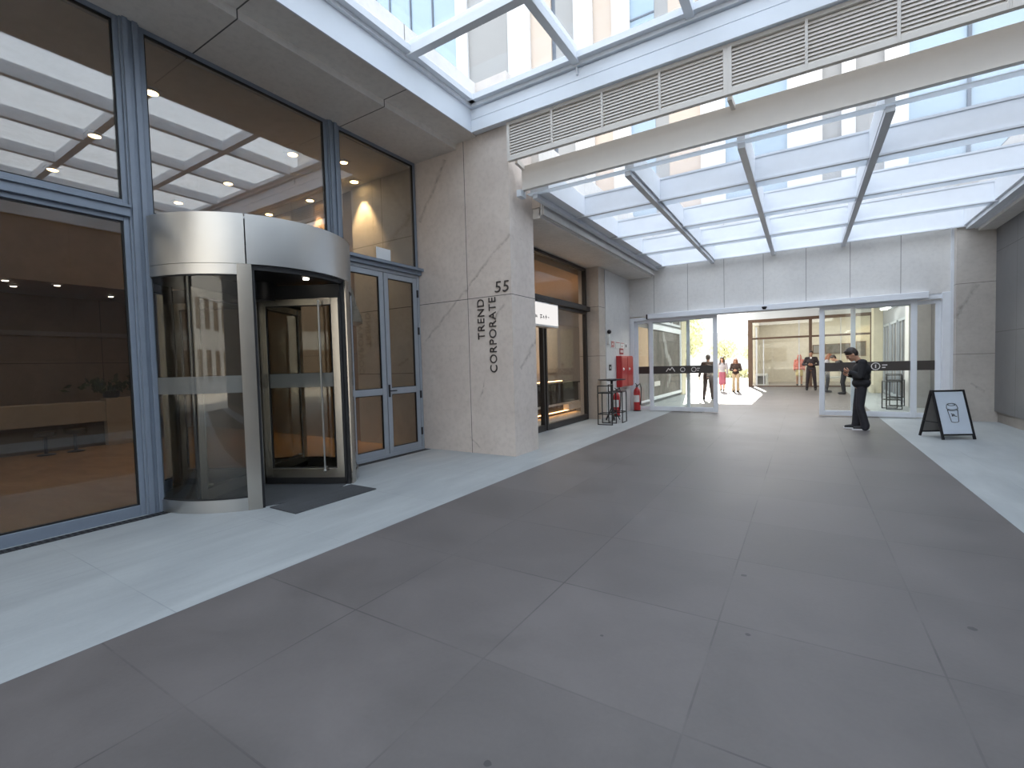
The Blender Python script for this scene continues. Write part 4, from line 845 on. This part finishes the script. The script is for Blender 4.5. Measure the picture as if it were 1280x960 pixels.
# ================================================================== BAR TABLE, STOOLS, FOLDING SIGN
bt = root('bar_table', (-4.40, 12.08, 0), 'tall black bar table with a thin round top by the cafe pier', 'table')
MB().lathe([(0.36, 1.085), (0.37, 1.09), (0.37, 1.105), (0.36, 1.11)], seg=40).build('table_top', M['black_metal'], bt, world=False, smooth=True)
MB().cyl((0, 0, 0.30), (0, 0, 1.085), 0.035, 0.035, 16).cyl((0, 0, 1.06), (0, 0, 1.085), 0.12, 0.14, 20).build('column', M['black_metal'], bt, world=False, smooth=True)
for k in range(5):
    a = R(20 + 72 * k); MB().bar((0.02 * math.cos(a), 0.02 * math.sin(a), 0.33), (0.2 * math.cos(a), 0.2 * math.sin(a), 0.012), 0.028, 0.022).build('foot', M['black_metal'], bt, world=False)
def stool(loc, rz, lab):
    s = root('bar_stool', (0, 0, 0), lab, 'stool', 'black metal bar stools'); t = 0.022
    MB().box(-.19, .19, -.19, .19, 0.785, 0.81).build('seat', M['black_metal'], s, bevel=0.006)
    for x, y in ((-.18, -.18), (.18, -.18), (-.18, .18), (.18, .18)): MB().box(x - t / 2, x + t / 2, y - t / 2, y + t / 2, 0, 0.785 if y > 0 else 0.785).build('leg', M['black_metal'], s)
    for y in (-.18, .18):
        for z, nm in ((0.0, 'floor_runner'), (0.26, 'footrest')): MB().box(-.169, .169, y - t / 2, y + t / 2, z, z + t).build(nm, M['black_metal'], s)
    for x in (-.18, .18): MB().box(x - t / 2, x + t / 2, -.169, .169, 0.26, 0.26 + t).build('side_rail', M['black_metal'], s)
    MB().box(-.19, -.168, -.19, -.168, 0.81, 0.99).box(.168, .19, -.19, -.168, 0.81, 0.99).box(-.168, .168, -.19, -.168, 0.968, 0.99).build('backrest', M['black_metal'], s)
    s.location = loc; s.rotation_euler = (0, 0, rz); return s
stool((-4.22, 11.22, 0), R(4), 'black bar stool nearest the camera, in front of the bar table')
stool((-4.13, 11.74, 0), R(-88), 'black bar stool behind and right of the bar table')
stool((2.15, 17.2, 0), R(10), 'left black bar stool seen through the right sliding door')
stool((2.35, 18.15, 0), R(-20), 'right black bar stool seen through the right sliding door')

af = root('folding_sign', (2.11, 11.18, 0), 'black framed folding pavement sign with a coffee cup drawing', 'sign', rz=R(27))
W_, D_, H_ = 0.56, 0.54, 0.88
def side(y0, y1, name, face):
    L0 = Vector((0, y0, 0)); L1 = Vector((0, y1, H_)); r = MB()
    pn = bpy.data.objects.new(name, None); col.objects.link(pn); pn.parent = af; ABS[pn.name] = Vector()
    for x in (0.018, W_ - 0.018): MB().bar((x, y0, 0.002), (x, y1, H_), 0.036, 0.028, up=(1, 0, 0)).build('upright', M['black_metal'], pn, world=False)
    for u in (0.10, 0.985):
        p = L0.lerp(L1, u); MB().bar((0.036, p.y, p.z), (W_ - 0.036, p.y, p.z), 0.028, 0.034, up=(0, 1, 0)).build('rail', M['black_metal'], pn, world=False)
    d_ = (L1 - L0).normalized(); n = Vector((0, -d_.z, d_.y)) if y0 < y1 else Vector((0, d_.z, -d_.y))
    c = L0.lerp(L1, 0.5425); xm = Vector((1, 0, 0)); m = Matrix(((1, 0, 0, c.x + W_ / 2), (0, d_.y, n.y, c.y), (0, d_.z, n.z, c.z), (0, 0, 0, 1)))
    b = MB(); b.obox(None, (W_ - 0.072, (L1 - L0).length * 0.86, 0.012), mtx=m); b.build('panel', M[face], pn, world=False)
    return pn, m
pn, fm = side(0, D_ / 2 - 0.012, 'front_board', 'board'); side(D_, D_ / 2 + 0.012, 'back_board', 'board_back')
b = MB()
for x in (-0.004, W_ + 0.0): b.bar((x, 0.10, 0.30), (x, D_ - 0.10, 0.30), 0.008, 0.014)
b.build('side_stay', M['black_metal'], af, world=False)
mb = MB()
def draw(pts, wd=0.009):
    for a, c in zip(pts, pts[1:]): mb.bar(fm @ Vector((a[0], a[1], 0.0085)), fm @ Vector((c[0], c[1], 0.0085)), 0.003, wd, up=(fm.to_3x3() @ Vector((-(c[1] - a[1]), c[0] - a[0], 0))))
def ell(cx_, cy_, a, b_, t0=0, t1=360, n=20): return [(cx_ + a * math.cos(R(t0 + (t1 - t0) * k / n)), cy_ + b_ * math.sin(R(t0 + (t1 - t0) * k / n))) for k in range(n + 1)]
draw(ell(0, .145, .062, .022)); draw(ell(0, .135, .083, .032, 20, 160)); draw([(-.083, .14), (-.098, .075)]); draw([(.083, .14), (.098, .075)]); draw(ell(0, .085, .1, .035, 190, 350)); draw(ell(0, .06, .09, .03, 195, 345))
draw([(-.088, .055), (-.062, -.165)]); draw([(.088, .055), (.062, -.165)]); draw(ell(0, -.165, .062, .02, 180, 360))
draw([(-.04, -.02), (-.01, -.045), (-.035, -.07), (.0, -.062), (.05, -.075)], .011); draw([(-.01, -.03), (.02, -.05)], .011)
mb.build('cup_drawing', M['black_ink'], pn, world=False)

area('passage_fill', (-0.8, 19.5, 4.2), 5, 6, 260, (1, 0.98, 0.95))  # added fill brightening the passage, unseen and without a fitting
ob = root('opposite_building', (0, -34, -0.2), 'grey street building behind the camera position', 'building')
MB().box(-40, 40, -46, -34, -0.2, 15).build('wall', M['tw_grey'], ob)
for k in range(12):
    for z in (1.0, 5.0, 9.5): MB().box(-38 + k * 6.4, -34.5 + k * 6.4, -34.06, -33.98, z, z + 2.4).build('window', M['desk_dark'], ob)
box1('ground_behind', M['street'], 'street ground behind the camera', 'ground', (-60, 60, -50, -14, -0.2, -0.004))

wq = root('window_16', (-4.79, 16.2, 0.1), 'added panels coloured as the tan and dark reflection in the left fixed glass', 'window', None, S)
MB().frame(0, -4.8, -4.73, 15.35, 17.05, 0.12, 3.6, 0.07).build('window_frame', M['rafter_grey'], wq)
MB().box(-4.80, -4.78, 15.42, 16.98, 0.19, 1.3).build('dark_panel', M['board_back'], wq); MB().box(-4.80, -4.78, 15.42, 16.98, 1.3, 2.75).build('tan_reflection', M['beige_cloth'], wq); MB().box(-4.80, -4.78, 15.42, 16.98, 2.75, 3.53).build('grey_reflection', M['dark_panel'], wq)  # reflection in the fixed glass put in as flat dark, tan and grey colour

# ================================================================== PEOPLE
def remesh(shapes, voxel, smooth=4):
    """one continuous surface around overlapping capsules and ellipsoids"""
    mb = MB()
    for sh in shapes:
        if sh[0] == 'c': mb.capsule(sh[1], sh[2], sh[3], sh[4])
        elif sh[0] == 'b': mb.ball(sh[1], sh[2], sh[3] if len(sh) > 3 else (0, 0, 0), 3)
        elif sh[0] == 'm':                                     # ellipsoid through a matrix
            o = bmesh.ops.create_icosphere(mb.b, subdivisions=3, radius=1, matrix=sh[1])
    me = bpy.data.meshes.new('tmp'); bmesh.ops.recalc_face_normals(mb.b, faces=mb.b.faces); mb.b.to_mesh(me); mb.b.free()
    o = bpy.data.objects.new('tmp', me); col.objects.link(o)
    r = o.modifiers.new('r', 'REMESH'); r.mode = 'VOXEL'; r.voxel_size = voxel
    s = o.modifiers.new('s', 'SMOOTH'); s.iterations = smooth; s.factor = 0.5
    bpy.context.view_layer.update()
    out = bpy.data.meshes.new_from_object(o.evaluated_get(bpy.context.evaluated_depsgraph_get()))
    bpy.data.objects.remove(o); bpy.data.meshes.remove(me); out.shade_smooth(); return out
def put_mesh(name, me, mats, parent):
    me.name = name; me.materials.clear()
    for m in mats: me.materials.append(m)
    o = bpy.data.objects.new(name, me); col.objects.link(o); o.parent = parent; return o
V = Vector
def hand(w_, d, n, s=1.0, curl=0.5, side=1):
    """palm, four unequal bent fingers and a side thumb; d = pointing direction, n = palm normal"""
    d = d.normalized(); n = (n - d * n.dot(d)).normalized(); sdir = d.cross(n).normalized() * side; L = []
    m = Matrix(((sdir.x, d.x, n.x, 0), (sdir.y, d.y, n.y, 0), (sdir.z, d.z, n.z, 0), (0, 0, 0, 1)))
    L.append(('m', T(w_ + d * .045 * s) @ m @ Matrix.Diagonal((.041 * s, .054 * s, .016 * s, 1))))
    for k, ln in enumerate((.066, .078, .072, .056)):
        b = w_ + d * .085 * s + sdir * (-.030 + .0205 * k) * -s
        c1 = (d * math.cos(curl * .7) + n * math.sin(curl * .7)); c2 = (d * math.cos(curl * 1.9) + n * math.sin(curl * 1.9))
        p1 = b + c1 * ln * .55 * s; p2 = p1 + c2 * ln * .5 * s
        L += [('c', b - d * .02 * s, p1, .0098 * s, .009 * s), ('c', p1, p2, .009 * s, .0075 * s)]
    b = w_ + d * .025 * s + sdir * .034 * s; p1 = b + (d * .6 + sdir * .6 + n * .35).normalized() * .042 * s; p2 = p1 + (d * .85 + n * .5).normalized() * .034 * s
    L += [('c', b, p1, .0125 * s, .0105 * s), ('c', p1, p2, .0105 * s, .008 * s)]
    return L
def person(name, label, loc, rz, P):
    g = lambda k, d: P.get(k, d)
    s = g('h', 1.72) / 1.72; vox = g('voxel', 0.0075)
    t = root(name, loc, label, 'person', None, None, rz)
    pel = V(g('pelvis', (0, 0, .95))); che = V(g('chest', (0, 0, 1.27))); nec = V(g('neck', (0, -.005, 1.465)))
    sh = {i: V(g('sh', {}).get(i, (i * .175, -.01, 1.405))) for i in (-1, 1)}
    el = {i: V(g('el', {}).get(i, (i * .225, -.03, 1.125))) for i in (-1, 1)}
    wr = {i: V(g('wr', {}).get(i, (i * .235, .05, .885))) for i in (-1, 1)}
    hd_ = {i: V(g('hd', {}).get(i, (0, .1, -1))) for i in (-1, 1)}; hn = {i: V(g('hn', {}).get(i, (-i, 0, 0))) for i in (-1, 1)}
    kn = {i: V(g('kn', {}).get(i, (i * .10, .02, .50))) for i in (-1, 1)}
    an = {i: V(g('an', {}).get(i, (i * .105, -.02, .085))) for i in (-1, 1)}
    hip = {i: pel + V((i * .088, 0, -.03)) for i in (-1, 1)}
    HM = T(nec + V((0, .015, .02))) @ Euler((-g('pitch', 0), 0, g('yaw', 0))).to_matrix().to_4x4() @ Matrix.Scale(g('head', 1.0), 4) @ T((0, .02, .13))
    H = lambda x, y, z: HM @ V((x, y, z))
    Hb = lambda c, r: ('m', HM @ T(c) @ Matrix.Diagonal((*r, 1)))
    w0 = g('wide', 1.0)
    body = [('b', pel, (.15 * w0, .105 * w0, .12)), ('b', (pel + che) / 2, (.135 * w0, .10 * w0, .16)), ('b', che + V((0, 0, -.02)), (.155 * w0, .11 * w0, .17)), ('c', sh[-1], sh[1], .062, .062),
            ('c', che + V((0, 0, .1)), nec, .075, .056), ('c', nec + V((0, 0, -.02)), H(0, -.02, -.05), .054, .052)]
    body += [Hb((0, -.004, .022), (.073, .092, .100)), Hb((0, .022, -.045), (.056, .068, .076)), Hb((0, .066, -.095), (.024, .022, .02)), Hb((0, .078, .022), (.05, .016, .014)),
             ('c', H(0, .090, .008), H(0, .106, -.028), .009, .0125), Hb((.074, -.008, -.012), (.010, .022, .032)), Hb((-.074, -.008, -.012), (.010, .022, .032)), Hb((0, .082, -.062), (.024, .012, .011)),
             Hb((.042, .06, -.025), (.02, .02, .018)), Hb((-.042, .06, -.025), (.02, .02, .018))]
    for i in (-1, 1):
        body += [('c', sh[i], el[i], .05, .040), ('c', el[i], wr[i], .040, .027)] + hand(wr[i], hd_[i], hn[i], 1.0, g('curl', .5), i)
        body += [('c', hip[i], kn[i], .085, .056), ('c', kn[i], kn[i].lerp(an[i], .3), .054, .055), ('c', kn[i].lerp(an[i], .3), an[i], .055, .036), ('c', an[i] + V((0, -.02, -.03)), an[i] + V((0, .13, -.05)), .035, .028)]
    me = remesh(body, vox); Hi = HM.inverted()
    put_mesh('body', me, [M[g('skin', 'skin')], M['lips'], M['eye']], t)
    for p in me.polygons:
        c = Hi @ p.center
        if c.y > .06 and abs(c.z - .002) < .008 and .020 < abs(c.x) < .044: p.material_index = 2
        elif c.y > .06 and abs(c.z + .062) < .008 and abs(c.x) < .025: p.material_index = 1
    # hair
    hs = [Hb((0, -.014, .047), (.083, .098, .090)), Hb((0, -.050, .01), (.078, .062, .085))]
    kind = g('hair_kind', 'short')
    if kind == 'short': hs += [Hb((0, .045, .104), (.055, .036, .022)), Hb((.066, -.01, .03), (.018, .03, .035)), Hb((-.066, -.01, .03), (.018, .03, .035))]
    if kind == 'long':
        for i in (-1, 1): hs += [('c', H(i * .065, -.01, .05), H(i * .085, -.005, -.08), .034, .036), ('c', H(i * .085, -.005, -.08), H(i * .10, .02, -.24), .036, .026)]
        hs += [('c', H(0, -.06, .0), H(0, -.09, -.2), .07, .055), ('c', H(0, -.09, -.2), H(0, -.10, -.32), .05, .03), ('c', H(-.05, .05, .095), H(.05, .05, .095), .03, .03)]
    put_mesh('hair', remesh(hs, vox, 3), [M[g('hair', 'hair_dark')]], t)
    # top garment
    e = g('puff', .012)
    top = [('b', (pel + che) / 2 + V((0, .004, .02)), (.142 * w0 + e, .108 * w0 + e, .19)), ('b', che + V((0, 0, -.015)), (.16 * w0 + e, .116 * w0 + e, .175)), ('c', sh[-1], sh[1], .066 + e * .5, .066 + e * .5), ('c', che + V((0, 0, .1)), nec + V((0, -.005, -.022)), .085, .064), ('b', pel + V((0, 0, .03)), (.158 * w0 + e, .114 * w0 + e, .13))]
    for i in (-1, 1): top += [('c', sh[i], el[i], .058 + e * .6, .050 + e * .5), ('c', el[i], el[i].lerp(wr[i], .93), .050 + e * .5, .036 + e * .4)]
    if g('hood', False): top += [('c', nec + V((-.06, -.06, -.03)), nec + V((.06, -.06, -.03)), .05, .05)]
    put_mesh(g('top_name', 'jacket'), remesh(top, vox), [M[g('top', 'black_cloth')]], t)
    if g('shirt', False):
        n_ = [('c', che + V((0, .098 * w0 + e, -.06)), nec + V((0, .042, -.03)), .018, .04)]
        put_mesh('shirt', remesh(n_, vox), [M['shirt']], t)
    # lower garment
    if g('skirt', None):
        zb = g('skirt_z', .38); low = [('b', pel + V((0, 0, .02)), (.155, .115, .12)), ('c', pel + V((-.05, 0, -.02)), V((-.07, .02, zb)), .115, .115), ('c', pel + V((.05, 0, -.02)), V((.07, .02, zb)), .115, .115), ('c', V((-.06, .02, zb)), V((.06, .02, zb)), .10, .10)]
        put_mesh('skirt', remesh(low, vox), [M[g('skirt', 'pink_cloth')]], t)
    else:
        low = [('b', pel + V((0, 0, .01)), (.156 * w0, .112 * w0, .12))]; fl = g('flare', .054)
        for i in (-1, 1): low += [('c', hip[i], kn[i], .096, .072), ('c', kn[i], an[i] + V((0, -.012, .005)), .070, fl), ('c', an[i] + V((0, -.012, .03)), an[i] + V((0, .0, -.03)), fl, fl)]
        put_mesh('trousers', remesh(low, vox), [M[g('low', 'navy_cloth')]], t)
    for i in (-1, 1):
        a = V((an[i].x, an[i].y, 0)); z = an[i].z - .085; ty = g('toe', {}).get(i, 0.0); tz = Matrix.Rotation(ty, 4, 'Z')
        o = lambda x, y, zz: a + V((0, 0, z)) + (tz @ V((x, y, zz)))
        sho = put_mesh('shoe', remesh([('c', o(0, -.03, .062), o(0, .06, .052), .045, .042), ('c', o(0, .06, .052), o(0, .165, .043), .043, .032), ('c', o(0, -.035, .075), o(0, -.02, .10), .044, .046)], vox, 3), [M[g('shoe', 'shoe')]], t)
        if g('sole', True):
            b = MB(); pts = [(.052 * math.sin(q) * (1.0 if math.cos(q) > 0 else .95), .062 + .152 * -math.cos(q)) for q in [2 * math.pi * k / 24 for k in range(24)]]
            b.prism([((tz @ V((x, y, 0))).x + a.x, (tz @ V((x, y, 0))).y + a.y) for x, y in pts], 2, z, z + .028); b.build('sole', M['sole'], sho, world=False)
    t.scale = (s, s, s); return t

man = person('person', 'man in black jacket and dark trousers standing sideways, looking down at a phone', (1.02, 12.2, 0), R(92), dict(
    h=1.73, voxel=.006, head=1.12, pitch=R(36), neck=(0, .045, 1.455), chest=(0, -.005, 1.26), pelvis=(0, .0, .95), wide=1.26, puff=.018, hood=True,
    el={-1: (-.225, .04, 1.12), 1: (.225, .04, 1.12)}, wr={-1: (-.085, .20, 1.215), 1: (.085, .21, 1.14)}, hd={-1: (.4, 1, .3), 1: (-.4, 1, .35)}, hn={-1: (.8, -.1, .7), 1: (-.8, -.1, .7)}, curl=.75,
    kn={-1: (-.10, .03, .5), 1: (.10, .06, .5)}, an={-1: (-.105, -.045, .085), 1: (.11, .085, .085)}, flare=.078, low='navy_cloth', hair='hair_dark'))
m_ = T((1.02, 12.2, 0)) @ Matrix.Rotation(R(92), 4, 'Z')
ph = root('phone', m_ @ V((0, .315, 1.225)), 'black phone held in both hands by the standing man', 'phone', rz=R(92))
MB().obox((0, 0, 0), (.074, .150, .009), (R(28), 0, 0)).build('casing', M['phone'], ph, world=False, bevel=0.003)
MB().obox((0, -.003, .0052), (.066, .138, .001), (R(28), 0, 0)).build('screen', M['tw_dark'], ph, world=False)

person('person', 'man in dark clothes seen in silhouette through the left sliding leaf', (-3.16, 19.4, 0), R(0), dict(h=1.74, voxel=.009, top='brown_cloth', low='brown_cloth', top_name='jacket', skin='skin_dark', wide=1.08,
    kn={-1: (-.12, .03, .5), 1: (.11, .03, .5)}, an={-1: (-.15, -.06, .085), 1: (.14, .06, .085)}, el={-1: (-.27, -.04, 1.13), 1: (.25, -.04, 1.12)}, wr={-1: (-.33, .02, .90), 1: (.27, .05, .88)}))
person('person', 'long haired woman in pale grey top and long rose skirt walking in', (-3.42, 25.0, 0), R(180), dict(h=1.66, voxel=.009, top='grey_top', top_name='knit_top', skirt='pink_cloth', skirt_z=.42, hair='hair_dark', hair_kind='long', shoe='shoe', sole=False, wide=.9,
    an={-1: (-.08, .10, .085), 1: (.08, -.08, .085)}, kn={-1: (-.08, .06, .5), 1: (.08, .02, .5)}))
person('person', 'woman in beige trousers and dark brown jacket, hands held at her waist', (-2.76, 24.5, 0), R(180), dict(h=1.60, voxel=.009, top='brown_cloth', top_name='jacket', low='beige_cloth', flare=.09, hair='hair_auburn', hair_kind='long', shoe='shoe', sole=False, pitch=R(22), wide=1.0,
    el={-1: (-.25, .0, 1.13), 1: (.25, .0, 1.13)}, wr={-1: (-.06, .20, 1.08), 1: (.06, .21, 1.10)}, hd={-1: (.9, .5, .1), 1: (-.9, .5, .1)}, hn={-1: (0, -1, .2), 1: (0, -1, .2)}))
person('person', 'man in dark suit and white shirt standing with hands clasped before the far shop', (0.28, 26.0, 0), R(176), dict(h=1.84, voxel=.009, top='suit', top_name='suit_jacket', low='suit', shirt=True, wide=1.08, sole=False, skin='skin_dark',
    kn={-1: (-.13, .02, .5), 1: (.13, .02, .5)}, an={-1: (-.16, -.02, .085), 1: (.16, -.02, .085)}, el={-1: (-.29, .0, 1.14), 1: (.29, .0, 1.14)}, wr={-1: (-.075, .21, 1.11), 1: (.09, .22, 1.14)}, hd={-1: (1, .25, .1), 1: (-1, .25, .1)}, hn={-1: (0, -1, 0), 1: (0, -1, 0)}))
person('person', 'person in black leaning forward behind the right sliding leaf', (1.36, 23.4, 0), R(95), dict(h=1.72, voxel=.009, top='black_cloth', top_name='coat', low='black_cloth', chest=(0, .10, 1.22), neck=(0, .23, 1.38), pelvis=(0, -.05, .95), sh={-1: (-.175, .17, 1.33), 1: (.175, .17, 1.33)}, pitch=R(35),
    el={-1: (-.21, .24, 1.06), 1: (.21, .24, 1.06)}, wr={-1: (-.12, .42, .98), 1: (.12, .42, .98)}, hd={-1: (.1, 1, -.2), 1: (-.1, 1, -.2)}, hn={-1: (.7, 0, .7), 1: (-.7, 0, .7)}, sole=False))
person('person', 'auburn haired person in grey clothes facing the leaning person in black', (0.86, 24.6, 0), R(-95), dict(h=1.68, voxel=.009, top='grey_top', top_name='pullover', low='tw_dark' if False else 'navy_cloth', hair='hair_auburn', hair_kind='long', sole=False, pitch=R(20), el={-1: (-.22, .05, 1.12), 1: (.22, .05, 1.12)}, wr={-1: (-.12, .26, 1.05), 1: (.12, .26, 1.05)}, hd={-1: (.1, 1, 0), 1: (-.1, 1, 0)}, hn={-1: (.7, 0, .7), 1: (-.7, 0, .7)}))
person('person', 'person in coral red top and pale yellow skirt behind the far shop glass', (-0.22, 30.4, 0.004), R(180), dict(h=1.70, voxel=.009, top='coral', top_name='hooded_top', skirt='yellow_cloth', skirt_z=.62, hair='coral', hair_kind='long', wide=1.15, puff=.03, sole=False))
